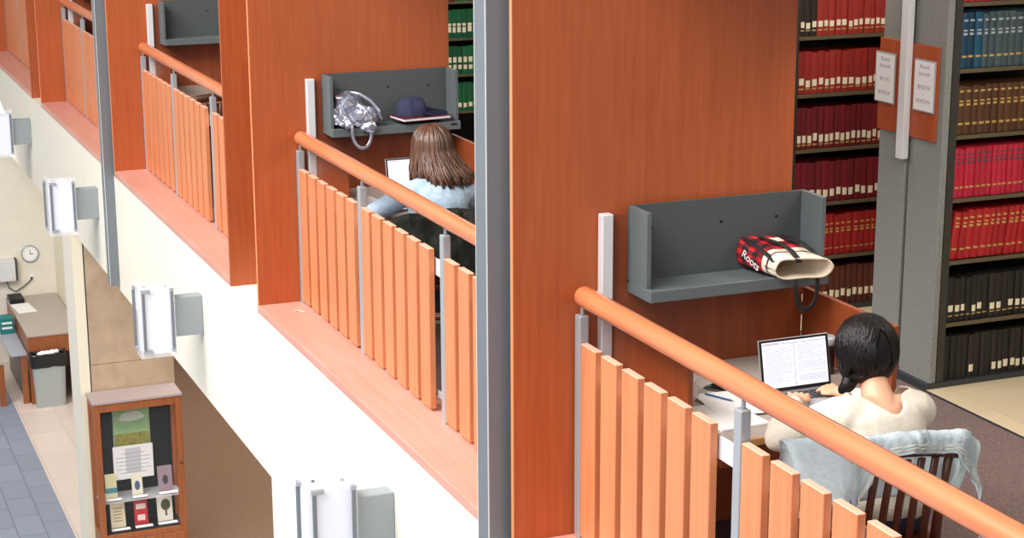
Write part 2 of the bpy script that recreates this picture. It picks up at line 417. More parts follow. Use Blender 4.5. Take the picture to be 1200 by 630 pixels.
# ------------------------------------------------------------------ study carrels and overhead shelves
CN = ['with the woman in the white sweater', 'with the brown haired woman in pale blue', 'empty, between the two steel columns', 'farthest, mostly hidden behind the distant column']
def carrel(i, X, dy, dz, depth=.94):
    z = FLOOR
    root = thing('study_carrel', (X+.3, .88+dy, z), 'cherry wood study carrel '+CN[i], 'study desk', 'study carrels')
    MB().box(X+.006, X+.05, max(.365+dy, .332), max(.365+dy, .332)+.05, z, 1.355+dz, .004).build('support_post', ALU, root)
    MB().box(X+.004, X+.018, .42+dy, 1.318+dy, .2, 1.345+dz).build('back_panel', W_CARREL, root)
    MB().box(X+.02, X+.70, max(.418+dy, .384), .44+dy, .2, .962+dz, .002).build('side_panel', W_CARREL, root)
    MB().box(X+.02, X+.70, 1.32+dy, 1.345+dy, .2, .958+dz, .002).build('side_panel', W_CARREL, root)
    MB().box(X+.02, X+depth, .442+dy, 1.318+dy, .655+dz*.4, .68+dz*.4, .002).build('desk_top', DESKTOP, root)
    MB().box(X+depth, X+depth+.012, .442+dy, 1.318+dy, .65+dz*.4, .68+dz*.4, .003).build('desk_edge', TAN, root)
    MB().box(X+depth-.05, X+depth-.02, .442+dy, 1.318+dy, .57+dz*.4, .655+dz*.4).build('apron', W_CARREL, root)
    for yy in (.46, 1.27):
        MB().box(X+.5, X+.54, yy+dy, yy+.04+dy, z, .655+dz*.4, .003).build('leg', STEEL_D, root)
    return root
SN = ['long grey wall shelf holding the plaid tote bag', 'long grey wall shelf holding the silver bag and navy cap', 'empty grey wall shelf at the top left', 'grey wall shelf in the farthest carrel above the frame']
def shelf(i, X, dy, dz):
    root = thing('wall_shelf', (X, .9+dy, 1.02+dz), SN[i], 'shelf', 'grey shelves above the carrels')
    y0, y1 = .49+dy, 1.31+dy
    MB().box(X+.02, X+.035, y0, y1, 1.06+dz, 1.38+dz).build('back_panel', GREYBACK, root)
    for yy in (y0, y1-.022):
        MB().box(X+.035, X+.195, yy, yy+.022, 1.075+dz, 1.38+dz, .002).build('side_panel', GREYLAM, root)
    tray = MB().box(X+.02, X+.215, y0+.001, y1-.001, 1.05+dz, 1.068+dz).box(X+.215, X+.235, y0, y1, 1.022+dz, 1.072+dz, .003)
    tray.box(X+.02, X+.215, y0, y0+.018, 1.022+dz, 1.074+dz, .002).box(X+.02, X+.215, y1-.018, y1, 1.022+dz, 1.074+dz, .002)
    tr = tray.build('tray', GREYLAM, root)
    MB().box(X+.235, X+.2365, y1-.065, y1-.025, 1.05+dz, 1.062+dz).build('clip_slot', BLACK, tr)
    for yy in (.1, .42, .68):
        MB().lathe([(.006, 0), (.006, .003)], (X+.035, y0+yy, 1.26+dz+.02), 10, 'X').build('screw', BLACK, root)
    return root
offs = [(XK[0], 0, 0), (XK[1], -.06, .025), (XK[2], -.06, .05), (XK[3], -.06, .1)]
for i, (X, dy, dz) in enumerate(offs):
    carrel(i, X, dy, dz); shelf(i, X, dy, dz)

# ------------------------------------------------------------------ bookcases
def bookcase(x_face, label, near=False, y1=6.0):
    x0 = x_face-.57; xm = x0+.285
    root = thing('bookcase', (x0+.285, 2.92, FLOOR), label, 'bookcase', 'double sided library stacks')
    zt = 2.35
    for a, b in ((x0, x0+.255), (x0+.283, x_face)):
        p = MB().box(a, b, 2.9, 2.94, FLOOR+.0, zt, .004).build('end_panel', GREYEND, root)
        pl = MB().box(a-.008, b-.03 if a == x0 else b-.05, 2.885, 2.9, 1.258, 1.75, .002).build('sign_plate', W_PLATE, root)
        if near:
            sx0 = a-.03 if a == x0 else a+.045
            hold = MB().box(sx0, sx0+.185, 2.876, 2.884, 1.405, 1.675, .002).build('sign_holder', STEEL_L, pl)
            sg = MB().box(sx0+.008, sx0+.177, 2.8745, 2.8765, 1.413, 1.667).build('paper_sign', PAPER, pl)
            body = 'Bound\nJournals\n\nBF1.P5\n-\nBF38.D4' if a == x0 else 'Bound\nJournals\n\nBF38.D4\n-\nBF692.M4'
            for q, line in enumerate(body.split('\n')):
                if line: text('sign_text', line, .031, (sx0+.093, 2.874, 1.64-.036*q), (PI/2, 0, 0), GREYINK, pl)
    MB().box(x0+.2555, x0+.2825, 2.93, 2.94, FLOOR, zt).build('gap_filler', DARK, root)
    MB().box(x0+.236, x0+.300, 2.845, 2.884, 1.137, zt, .003).build('steel_channel', ALU, root)
    MB().box(x_face-.03, x_face+.002, 2.941, 2.985, FLOOR, zt).build('upright', GREYEDGE, root)
    MB().box(x0, x_face+.01, 2.87, y1, FLOOR, FLOOR+.03).build('plinth', STEEL_D, root)
    MB().box(xm-.006, xm+.006, 2.94, y1, FLOOR+.03, zt).build('back_panel', DARK, root)
    for z in SHZ:
        MB().box(xm+.006, x_face-.004, 2.985, y1, z-.022, z-.004).build('shelf', GREYEDGE, root)
        MB().box(x_face-.004, x_face+.002, 2.985, y1, z-.022, z, .001).build('shelf_edge', SHELFM, root)
    return root
SHZ = [-.03, .291, .629, .962, 1.296, 1.64, 1.98]
bookcase(2.87, 'grey bookcase on the right, its end panel carrying two paper signs', True)
bookcase(1.30, 'bookcase of red bound journals behind the grey wall shelf, left of the signed end panel')
bookcase(-.27, 'hidden library stack behind the cherry wall, nearer of the concealed rows')
bookcase(-1.84, 'hidden library stack behind the cherry wall, middle of the concealed rows')
bookcase(-3.08, 'library stack glimpsed at the top beside the steel column, only its sign plate edge showing')
bookcase(-4.98, 'bookcase of green bound journals glimpsed above the brown haired woman')

def mk_book(h, t, d, color, rough=.5):
    """book standing at the origin, spine towards +X, thickness along Y"""
    prof = [(-d, 0), (-.006, 0)]+[(-.006+.006*math.sin(PI*k/6), t*k/6) for k in range(0, 7)]+[(-.006, t), (-d, t)]
    out = []
    for q in prof:
        if not out or (abs(q[0]-out[-1][0])+abs(q[1]-out[-1][1])) > 1e-6: out.append(q)
    m = MB().prism(out, 'Z', 0, h).mesh('book')
    m.materials.append(color); return m
def flatpatch(y0, y1, z0, z1, x=.0012, n=4, t=.04):
    mb = MB()
    def f(u, v):
        y = y0+(y1-y0)*u
        return (-.006+.006*math.sin(PI*min(1, max(0, y/t)))+x, y, z0+(z1-z0)*v)
    mb.grid(f, n, 2); return mb
ORD = ['first', 'second', 'third', 'fourth', 'fifth', 'sixth', 'seventh', 'eighth', 'ninth', 'tenth', 'eleventh', 'twelfth', 'thirteenth', 'fourteenth', 'fifteenth', 'sixteenth', 'seventeenth', 'eighteenth', 'nineteenth', 'twentieth', 'twenty-first', 'twenty-second', 'twenty-third', 'twenty-fourth']
CM = {}
def cmat(rgb):
    if rgb not in CM: CM[rgb] = mat('cloth %d %d %d' % rgb, rgb, .6, noise_amt=.08, nscale=40)
    return CM[rgb]
def row(xf, z, y0, y1, cols, t, h, labels, where, cname, lean=0, gaps=()):
    """one shelf row: every book is a thing with its lettering as children"""
    y = y0; k = 0; protos = {}
    while y+t < y1 and k < len(ORD):
        if k in gaps: y += t*1.3
        tt = t*random.choice((.85, 1, 1, 1.12)); hh = h*random.choice((.97, 1, 1, 1.0))
        rgb = cols[k] if (len(cols) > 6 and k < len(cols)) else random.choice(cols)
        key = (rgb, round(tt, 4), round(hh, 4))
        if key not in protos:
            me = [('book', mk_book(hh, tt-.0015, .2, cmat(rgb)))]
            for (nm, a, b, m_) in labels:
                if nm == 'title':
                    mb = MB()
                    for (p, q) in ((a, a+.012), (a+.02, a+.028), (b-.01, b)):
                        for s_ in (0,):
                            mb.merge(flatpatch(tt*.2, tt*.75, p, q, .0008, 4, tt).bm)
                    mm = mb.mesh('title')
                else:
                    mm = flatpatch(tt*.16, tt*.82, a, b, .0012, 4, tt).mesh('label')
                mm.materials.append(m_); me.append((nm, mm))
            protos[key] = me
        me = protos[key]
        o = bpy.data.objects.new('bound_journal', me[0][1]); COL.objects.link(o)
        o.location = (xf-.014-random.random()*.008, y, z+tt*lean); 
        if lean: o.rotation_euler = (-lean, 0, 0)
        tag(o, '%s book from the left, %s' % (ORD[k], where), 'book', cname)
        if lean: o['label'] = '%s leaning book from the left, %s' % (ORD[k], where)
        for nm, mm in me[1:]:
            if nm == 'label' and cname.startswith('black') and random.random() < .3: continue
            c = bpy.data.objects.new({'title': 'gilt_title', 'label': 'spine_label', 'band': 'gilt_band', 'low': 'gilt_band'}[nm], mm); COL.objects.link(c); c.parent = o
            if nm == 'label': c.location.z = random.uniform(-.006, .008)
        y += tt; k += 1
wl = lambda a=.035, b=.075: ('label', a, b, LABEL)
gb = lambda a=.012, b=.02: ('band', a, b, GOLD)
ti = lambda m_, a=.16, b=.235: ('title', a, b, m_)
BLUE = [(10, 62, 92), (8, 52, 78), (14, 78, 108), (62, 82, 92), (58, 78, 88), (66, 86, 92), (60, 80, 86), (66, 84, 90), (62, 80, 88), (66, 86, 94), (58, 76, 84), (62, 80, 88), (66, 84, 90)]
BRN = [(84, 52, 26), (78, 46, 24), (88, 56, 28)]
PNK = [(186, 26, 58), (176, 22, 50), (190, 30, 60)]
RED = [(168, 22, 28), (178, 28, 32), (160, 20, 26)]
BLK = [(30, 26, 22), (36, 32, 26), (26, 24, 22)]
RA = 'of the right bookcase'
row(2.87, 1.98, 3.0, 3.55, RED, .042, .25, [gb()], 'topmost row '+RA, 'red journals on the top row')
row(2.87, 1.64, 3.0, 3.6, BLUE, .043, .285, [ti(SILVINK, .17, .25), gb(.055, .066)], 'blue row '+RA, 'blue journals on the right bookcase')
row(2.87, 1.296, 3.0, 3.62, BRN, .040, .255, [ti(GOLD, .15, .23), gb(.05, .062)], 'brown row '+RA, 'brown journals on the right bookcase')
row(2.87, .962, 3.0, 3.64, PNK, .036, .262, [ti(INK, .18, .235), gb(.05, .06)], 'crimson row '+RA, 'crimson journals on the right bookcase')
row(2.87, .629, 3.0, 3.6, RED, .042, .258, [ti(GOLD, .17, .225), gb(.05, .06)], 'tilted red row '+RA, 'red journals leaning on the right bookcase', lean=.10)
row(2.87, .291, 3.0, 3.66, BLK, .04, .24, [wl(.05, .085), gb(.03, .036)], 'upper black row '+RA, 'black journals on the right bookcase')
row(2.87, -.03, 3.0, 3.68, BLK, .04, .24, [wl(.03, .07)], 'lowest black row '+RA, 'black journals on the bottom shelf')
RB = 'behind the plaid bag'
DRED = [(150, 34, 28), (140, 30, 26), (156, 40, 30)]
CRM = [(112, 10, 26), (104, 10, 24), (120, 12, 28)]
row(1.30, 1.64, 3.0, 3.8, [(40, 26, 20)]*3+[(156, 40, 30), (150, 34, 28)]*7, .041, .26, [wl(.05, .085), gb(.03, .038)], 'top red row '+RB, 'red journals on the top row behind the bag')
row(1.30, 1.296, 3.0, 3.8, DRED, .043, .25, [wl(.045, .085), gb(.025, .034)], 'second red row '+RB, 'red journals on the second row behind the bag')
row(1.30, .962, 3.0, 3.8, CRM, .036, .25, [wl(.04, .085), gb(.02, .03)], 'dark crimson row '+RB, 'dark crimson journals behind the bag')
row(1.30, .629, 3.0, 3.8, CRM, .045, .25, [wl(.035, .08)], 'wide dark crimson row '+RB, 'wide dark crimson journals behind the bag')
row(1.30, .291, 3.0, 3.8, [(150, 18, 22), (160, 22, 26)], .042, .255, [ti(GOLD, .14, .2), gb(.04, .046)], 'bright red row '+RB, 'bright red journals behind the bag')
row(1.30, -.03, 3.0, 3.8, [(84, 34, 22), (92, 38, 24)], .042, .25, [wl(.05, .095)], 'rust brown row '+RB, 'rust brown journals behind the bag')
RC = 'above the brown haired woman'
GRN = [(18, 92, 58), (16, 84, 52), (22, 100, 62)]
row(-4.98, 1.64, 3.0, 3.5, [(30, 96, 130), (24, 84, 116)], .05, .24, [], 'blue row '+RC, 'blue journals in the glimpsed stack')
row(-4.98, 1.296, 3.0, 3.5, [(18, 92, 58)]*2+[(110, 16, 26), (110, 16, 26), (18, 92, 58), (18, 92, 58), (18, 92, 58), (110, 16, 26), (18, 92, 58)], .05, .26, [wl(.03, .08), ('low', .10, .15, LABEL)], 'green and red row '+RC, 'green journals on the upper row')
row(-4.98, .962, 3.0, 3.5, GRN, .05, .26, [wl(.05, .10), ('low', .11, .135, LABEL)], 'middle green row '+RC, 'green journals on the middle row')
row(-4.98, .629, 3.0, 3.5, GRN, .05, .26, [wl(.05, .09), ('low', .11, .16, LABEL)], 'lower green row '+RC, 'green journals on the lower row')
row(-4.98, .291, 3.0, 3.5, GRN, .05, .26, [wl(.03, .07)], 'lowest green row '+RC, 'green journals on the lowest row')

# ------------------------------------------------------------------ chairs
def chair(x, y, rz, label):
    z = FLOOR
    root = thing('wooden_chair', (x, y, z), label, 'chair', 'slat back library chairs')
    R = Matrix.Translation((x, y, z)) @ Matrix.Rotation(rz, 4, 'Z')
    def part(n, mb, m=W_CHAIR): return mb.xform(R).build(n, m, root)
    part('seat', MB().box(-.22, .21, -.22, .22, .425, .455, .012, seg=3))
    for sy in (-1, 1):
        part('leg', MB().tube([(-.19, sy*.19, .43), (-.20, sy*.195, 0)], [.022, .016], 10))
        part('leg', MB().tube([(.19, sy*.19, .43), (.23, sy*.195, 0)], [.022, .016], 10))
        part('back_post', MB().tube([(.19, sy*.195, .44), (.205, sy*.20, .62), (.245, sy*.205, .81)], [.019, .018, .016], 10))
        part('stretcher', MB().tube([(-.195, sy*.19, .2), (.205, sy*.19, .2)], .011, 8))
    part('stretcher', MB().tube([(0, -.19, .2), (0, .19, .2)], .011, 8))
    def crest(u, v):
        yy = (u-.5)*.47; bow = .03*(1-(2*u-1)**2)
        a = 2*PI*v; top = .81+.035*(1-(2*u-1)**2)
        return (.245+bow+math.cos(a)*.013, yy, top+math.sin(a)*.034)
    part('crest_rail', MB().grid(crest, 15, 13))
    for k in range(6):
        yy = -.14+.056*k; b = .03*(1-(yy/.235)**2)
        part('back_slat', MB().tube([(.20, yy, .45), (.212+b*.6, yy, .62), (.245+b, yy, .80)], .016, 8, flat=.5, up=(1, 0, 0)))
    return root
chair(5.335, .85, -.12, 'dark slat back chair under the woman in the white sweater')
chair(1.20, .74, -.06, 'dark slat back chair under the brown haired woman, covered by her coat')
chair(-3.72, .62, -.1, 'vacant wooden chair pulled up to the empty carrel')

# ------------------------------------------------------------------ people
def person(o, label, top_mat, top_name, hair_mat, hair_fn, lelb, lhand, relb, rhand, vneck, root_loc, legs=DENIM_D):
    """seated figure facing -X; o shifts the whole body"""
    o = Vector(o)
    P = lambda x, y, z: Vector((x, y, z))+o
    lelb, lhand, relb, rhand = [Vector(q) for q in (lelb, lhand, relb, rhand)]
    lsh, rsh = P(5.31, .755, .835), P(5.32, 1.085, .815)
    parts = [('e', P(5.39, .915, .47), (.11, .165, .10)), ('c', P(5.39, .915, .5), .11, P(5.35, .915, .70), .105),
             ('e', P(5.335, .915, .755), (.095, .15, .12)), ('c', P(5.33, .80, .835), .05, P(5.33, 1.04, .825), .05),
             ('c', P(5.33, .92, .82), .066, P(5.265, .93, .90), .052), ('c', P(5.265, .93, .90), .052, P(5.215, .933, .97), .052),
             ('e', P(5.19, .935, 1.02), (.098, .076, .09), (0, -.3, 0)),
             ('e', P(5.135, .933, .975), (.062, .062, .085), (0, -.35, 0)), ('c', P(5.105, .933, .92), .028, P(5.15, .933, .92), .04),
             ('c', P(5.075, .933, .995), .009, P(5.055, .933, .96), .012),
             ('e', P(5.185, .858, .985), (.02, .009, .032)), ('e', P(5.185, 1.01, .985), (.02, .009, .032)),
             ('e', P(5.08, .933, .927), (.012, .024, .008))]
    for sh, el, ha, sgn in ((lsh, lelb, lhand, -1), (rsh, relb, rhand, 1)):
        parts += [('c', sh, .047, el, .036)]
        d = (ha-el).normalized(); wr = ha-d*.06
        parts += [('c', el, .036, wr, .025), ('c', wr, .022, ha-d*.03, .026)]
        side = d.cross(Vector((0, 0, 1))).normalized()*1.0
        thumb_side = side if sgn < 0 else -side
        pal = ha+Vector((0, 0, .0))
        for q in (-1, 0, 1): parts.append(('c', ha-d*.035+side*.016*q, .013, ha+d*.02+side*.022*q, .011))
        for f in range(4):
            base = ha+d*.02+side*(.0295-.0197*f)
            ln = (.040, .046, .043, .033)[f] if sgn < 0 else (.033, .043, .046, .040)[f]
            ln = (.040, .046, .043, .033)[f]
            spread = side*(.006-.004*f)
            mid = base+d*ln*.55+spread+Vector((0, 0, .006)); tip = mid+d*ln*.55+spread+Vector((0, 0, -.016))
            parts += [('c', base, .0088, mid, .0082), ('c', mid, .0082, tip, .0072)]
        tb = ha-d*.02+thumb_side*.02
        parts += [('c', tb, .012, tb+thumb_side*.022+d*.022+Vector((0, 0, -.004)), .0092), ('c', tb+thumb_side*.022+d*.022+Vector((0, 0, -.004)), .0092, tb+thumb_side*.024+d*.048+Vector((0, 0, -.01)), .0078)]
    for sy in (-1, 1):
        hip, kn, an = P(5.38, .915+sy*.085, .45), P(4.97, .915+sy*.10, .455), P(5.05, .915+sy*.095, .03)
        parts += [('c', hip, .08, kn, .055), ('c', kn, .055, an, .036)]
        parts += [('c', an, .03, P(4.93, .915+sy*.10, -.02-o.z*.0), .025)]
    root = thing('person', root_loc, label, 'person')
    blob('body', parts, .0062, SKIN, root, smooth=3)
    # top
    T = [('e', P(5.385, .915, .50), (.135, .19, .11)), ('c', P(5.385, .915, .5), .13, P(5.355, .915, .70), .128),
         ('e', P(5.345, .915, .745), (.125, .178, .135)), ('c', P(5.33, .775, .822), .066, P(5.33, 1.065, .812), .066), ('e', P(5.335, .915, .83), (.07, .12, .045)), ('e', P(5.35, .915, .80), (.10, .17, .08)), ('c', P(5.325, .78, .83), .062, P(5.30, .87, .87), .05), ('c', P(5.325, 1.06, .82), .062, P(5.30, .98, .868), .05)]
    for sh, el, ha in ((lsh, lelb, lhand), (rsh, relb, rhand)):
        d = (ha-el).normalized()
        T += [('c', sh+Vector((0, 0, -.012)), .066, el, .056), ('c', el, .056, el+(ha-el)*.55, .05), ('c', el+(ha-el)*.55, .05, ha-d*.085, .036)]
    def keep(c):
        q = c-o
        if vneck:
            if q.x > 5.27 and q.z > .76:
                w = (q.z-vneck)*1.5
                if w > 0 and abs(q.y-.918) < min(w, .074): return False
            if q.z > .895 and abs(q.y-.93) < .13: return False
            if q.x < 5.29 and q.z > .84 and abs(q.y-.93) < .09: return False
        else:
            if q.z > .90 and abs(q.y-.92) < .13: return False
        return True
    def folds(c):
        return .006*noise.noise(c*9)+.004*noise.noise(Vector((c.x*22, c.y*22, c.z*7)))
    tp = blob(top_name, T, .0095, top_mat, root, smooth=8, keep=keep, solid=.005, disp=folds)
    J = [('e', P(5.39, .915, .465), (.13, .18, .095))]
    for sy in (-1, 1):
        J += [('c', P(5.38, .915+sy*.085, .45), .092, P(4.97, .915+sy*.10, .455), .068), ('c', P(4.97, .915+sy*.10, .455), .068, P(5.05, .915+sy*.095, .07), .05)]
    blob('trousers', J, .014, legs, root, smooth=6)
    for sy in (-1, 1):
        blob('shoe', [('c', P(5.05, .915+sy*.095, 0)*1, .042, P(4.95, .915+sy*.10, -.015), .04), ('c', P(4.95, .915+sy*.10, -.015), .038, P(4.88, .915+sy*.10, -.02), .034)], .009, SHOE, root, smooth=5)
    for sy in (-1, 1):
        MB().ell(P(5.083, .933+sy*.03, .992), (.009, .012, .008)).build('eye', PAPER if False else BLACK, root)
    hair_fn(P, hair_mat, root)
    return root, tp

def lock(mb, pts, r):
    n = len(pts); mb.tube(pts, [r*(.75+.5*math.sin(PI*min(1, .15+i/(n-1)*.9)))*(1 if i < n-1 else .35) for i in range(n)], 6)
def hair_black(P, m, root):
    cx = P(5.195, .937, 1.018); rad = Vector((.120, .104, .122))
    rnd = random.Random(3)
    mb = MB()
    mb.ell(cx+Vector((.016, 0, .002)), (.105, .096, .112), (0, -.2, 0))
    mb.ell(cx+Vector((.034, .0, -.055)), (.074, .088, .07))
    tie = P(5.215, .858, .91)
    for i in range(420):
        sx = rnd.uniform(-.8, .6)
        st = Vector((sx, .04, math.sqrt(max(.05, 1-sx*sx))))
        side = 1 if rnd.random() < .5 else -1
        lowx = rnd.uniform(-.25, .95)
        low = Vector((lowx, side*math.sqrt(max(.05, 1-lowx*lowx))*rnd.uniform(.25, 1), 0)).normalized()
        zl = rnd.uniform(-.72, -.5) if lowx > .2 else rnd.uniform(-.6, -.3)
        low = Vector((low.x*math.sqrt(1-zl*zl), low.y*math.sqrt(1-zl*zl), zl))
        pts = []
        kk = rnd.uniform(.985, 1.012)
        for t in range(9):
            u = t/8
            v = (st*(1-u)+low*u+Vector((.10, side*.55, .08))*math.sin(PI*u)*.35); v.normalize()
            pts.append(cx+Vector((v.x*rad.x, v.y*rad.y, v.z*rad.z))*kk)
        e = pts[-1]
        if side < 0:
            for t in (1, 2, 3):
                u = t/3; pts.append(e.lerp(tie, u)+Vector((.006, -.016, -.004))*math.sin(PI*u))
        else:
            inw = Vector((-.012 if e.x > cx.x else .0, -.03 if lowx < .6 else -.012, -rnd.uniform(.015, .034)))
            pts.append(e+inw*.5+Vector((0, .004, 0))); pts.append(e+inw)
        lock(mb, pts, rnd.uniform(.0055, .0085))
    path = [tie+Vector((0, .01, .02)), P(5.222, .848, .90), P(5.212, .842, .885)]
    for i in range(16):
        u = i/15*(len(path)-1); k = min(int(u), len(path)-2); p = path[k].lerp(path[k+1], u-k)
        sg = (-1)**i
        mb.ell(p+Vector((.0, sg*.009, 0)), (.027-.0006*i, .024-.0004*i, .024), (.4*sg, .3, 0), 10, 8)
    mb.build('hair', m, root)
    MB().lathe([(.004, 0), (.006, .006), (.003, .012)], P(5.168, .846, .975), 10, 'Y').build('earphone', PAPER, root)
def hair_brown(P, m, root):
    cx = P(5.20, .935, 1.06); rad = Vector((.125, .108, .115))
    rnd = random.Random(5)
    mb = MB()
    mb.ell(cx+Vector((.014, 0, .0)), (.106, .097, .106), (0, -.2, 0))
    mb.cap(cx+Vector((.04, 0, -.03)), .085, cx+Vector((.075, 0, -.15)), .075)
    for i in range(420):
        ph = rnd.uniform(-PI*.72, PI*.72)       # 0 = back of the head (+X)
        dirv = Vector((math.cos(ph), math.sin(ph), 0))
        lay = rnd.uniform(.86, 1.04)
        pts = []
        for t in range(6):
            th = math.radians(8+t*17)
            v = Vector((dirv.x*math.sin(th), dirv.y*math.sin(th), math.cos(th)))
            pts.append(cx+Vector((v.x*rad.x, v.y*rad.y, v.z*rad.z))*lay)
        L = rnd.uniform(.16, .215); flare = rnd.uniform(.035, .10); wob = rnd.uniform(-.012, .012)
        b = pts[-1]
        for t in range(1, 8):
            u = t/7
            out = dirv*flare*(u**1.5) + Vector((.045*u, 0, 0)) + Vector((-dirv.y, dirv.x, 0))*wob*math.sin(PI*2*u)
            out.y += .05*u**1.5
            curl = -dirv*.02*max(0, u-.75)*4
            pts.append(b+out+curl+Vector((0, 0, -L*u)))
        lock(mb, pts, rnd.uniform(.006, .0105))
    mb.build('hair', m, root)

w0, sweater = person((0, 0, 0), 'woman in a cream sweater with black plaited hair typing at a laptop, nearest the camera', KNIT, 'sweater', HAIR_B, hair_black,
       (5.14, .615, .705), (4.80, .895, .715), (5.14, 1.215, .70), (4.77, 1.085,   .715), .838, (5.4, .915, FLOOR))
w1, shirt = person((-4.19, -.155, .045), 'woman in a pale blue shirt with long brown hair at the second carrel', BLUESHIRT, 'shirt', HAIR_N, hair_brown,
       (.95, .44, .725), (.60, .775, .745), (.93, 1.07, .74), (.58, .97, .745), None, (1.21, .76, FLOOR))

# ------------------------------------------------------------------ garments over the chairs
def drape(name, label, xc, yc, zt, hw, outer, inner, m, rz, thick=.008, wrap=0, amp=.008, bow=.035):
    root_loc = (xc, yc, zt-.1)
    root = thing(name, root_loc, label, 'jacket')
    mb = MB()
    R = Matrix.Translation((xc, yc, zt)) @ Matrix.Rotation(rz, 4, 'Z')
    def f(u, v):
        s = u*2-1
        L = outer(s); r = .028
        tot = inner+PI*r+L; d = v*tot
        edge = max(0, abs(s)-.74)/.26
        x = bow*(1-min(1, abs(s))**2); y = s*hw; z = .036*(1-s*s)-.05*edge**2
        x += -wrap*edge**1.3*(1 if s < 0 else .15)
        if d < inner: px, pz = -r-.2*(inner-d), -(inner-d)*.98
        elif d < inner+PI*r:
            a = (d-inner)/r; px, pz = -r*math.cos(a), r*math.sin(a)
        else: px, pz = r+.12*(d-inner-PI*r), -(d-inner-PI*r)
        c = Vector((x+px, y, z+pz))
        n = noise.noise(Vector((s*6+3, d*9, xc)))*amp + noise.noise(Vector((s*17, d*7, 5)))*amp*.7
        c.x += n; c.z += n*.6; c.y += n*.5
        return R @ c
    mb.grid(f, 44, 34)
    bmesh.ops.solidify(mb.bm, geom=mb.bm.faces[:], thickness=thick)
    for fc in mb.bm.faces: fc.smooth = True
    mb.build('cloth', m, root)
    return root, f
def jl(s):
    if s < -.30: return .045+.20*min(1, (-.30-s)/.35)
    if s > .62: return .045+.14*(s-.62)/.38
    return .045
dj, fdj = drape('denim_jacket', 'light washed denim jacket draped over the chair behind the cream sweater', 5.585, .82, .785, .31, jl, .24, DENIM, -.12, wrap=.24, amp=.024)
st = MB()
for off in (.018, .03):
    pts = []
    for k in range(60):
        u = .03+.94*k/59; s = u*2-1; L = jl(s); tot = .24+PI*.028+L
        a = fdj(u, 1-off/tot); b = fdj(min(1, u+.01), 1-off/tot); nrm = (Vector(fdj(u, 1-(off+.02)/tot))-a).cross(b-a).normalized()
        if nrm.x < 0: nrm = -nrm
        pts.append(a+nrm*.010)
    st.tube(pts, .0012, 5)
st.build('stitching', STITCH, dj)
uu = .155; L = jl(uu*2-1); tot = .24+PI*.028+L
pa = Vector(fdj(uu, 1-.05/tot)); pb = Vector(fdj(uu+.06, 1-.05/tot)); pc = Vector(fdj(uu, 1-.09/tot))
ex = (pb-pa).normalized(); ez = (pa-pc).normalized(); en = ex.cross(ez).normalized()
if en.x < 0: en = -en
ez = en.cross(ex)
Mt = Matrix((ex, ez, en)).transposed().to_euler()
text('print', 'BY', .05, pa+en*.014, Mt, BLUEINK, dj)
drape('dark_coat', 'dark olive padded coat hung over the chair behind the brown haired woman', 1.44, .71, .77, .31, lambda s: .30+.05*math.sin(5*s), .2, JACKET, -.06, thick=.022, wrap=.1, amp=.022)

# ------------------------------------------------------------------ laptops
def laptop(hx, y0, y1, z, label, lines=True, tilt=.22):
    root = thing('laptop', (hx+.1, (y0+y1)/2, z), label, 'laptop')
    base = MB().box(hx, hx+.215, y0, y1, z, z+.014, .004, seg=2).build('base', SILVER, root)
    kb = MB()
    for r in range(5):
        for c in range(13):
            yy = y0+.022+c*(y1-y0-.044)/13; xx = hx+.025+r*.02
            kb.box(xx, xx+.016, yy, yy+(y1-y0-.044)/13-.004, z+.014, z+.0155)
    kb.build('keyboard', KEYS, base)
    MB().box(hx+.14, hx+.205, (y0+y1)/2-.05, (y0+y1)/2+.05, z+.014, z+.0146).build('trackpad', STEEL_L, base)
    h = .212
    R = Matrix.Translation((hx, 0, z+.012)) @ Matrix.Rotation(-tilt, 4, 'Y')
    lid = MB().box(-.007, 0, y0, y1, 0, h, .003, seg=2).xform(R).build('lid', SILVER, root)
    MB().box(0, .0012, y0+.003, y1-.003, .004, h-.003).xform(R).build('bezel', BLACK, lid)
    MB().box(.0012, .0018, y0+.014, y1-.014, .018, h-.012).xform(R).build('screen', SCREEN, lid)
    if lines:
        mb = MB(); rd = random.Random(2); mid = (y0+y1)/2; w = (y1-y0)/2-.03
        for col in (y0+.022, mid+.012):
            zz = h-.035
            while zz > .035:
                ln = w*(rd.choice((1, 1, .95, .6)))
                if rd.random() > .12: mb.box(.0018, .0021, col, col+ln, zz, zz+.0018)
                zz -= .0052
        mb.box(.0018, .0021, mid-.004, mid-.001, .02, h-.02).box(.0018, .0021, y0+.014, y1-.014, h-.024, h-.021)
        mb.xform(R).build('screen_text', SCREEN_INK, lid)
        MB().box(.0018, .0022, y0+.022, y0+.09, h-.0195, h-.0165).xform(R).build('screen_heading', SCREEN_INK2, lid)
    return root
laptop(4.645, .832, 1.15, .68, 'open silver laptop showing two document pages, in front of the cream sweater')
laptop(.40, .715, 1.03, .70, 'open silver laptop half hidden by the brown haired woman')

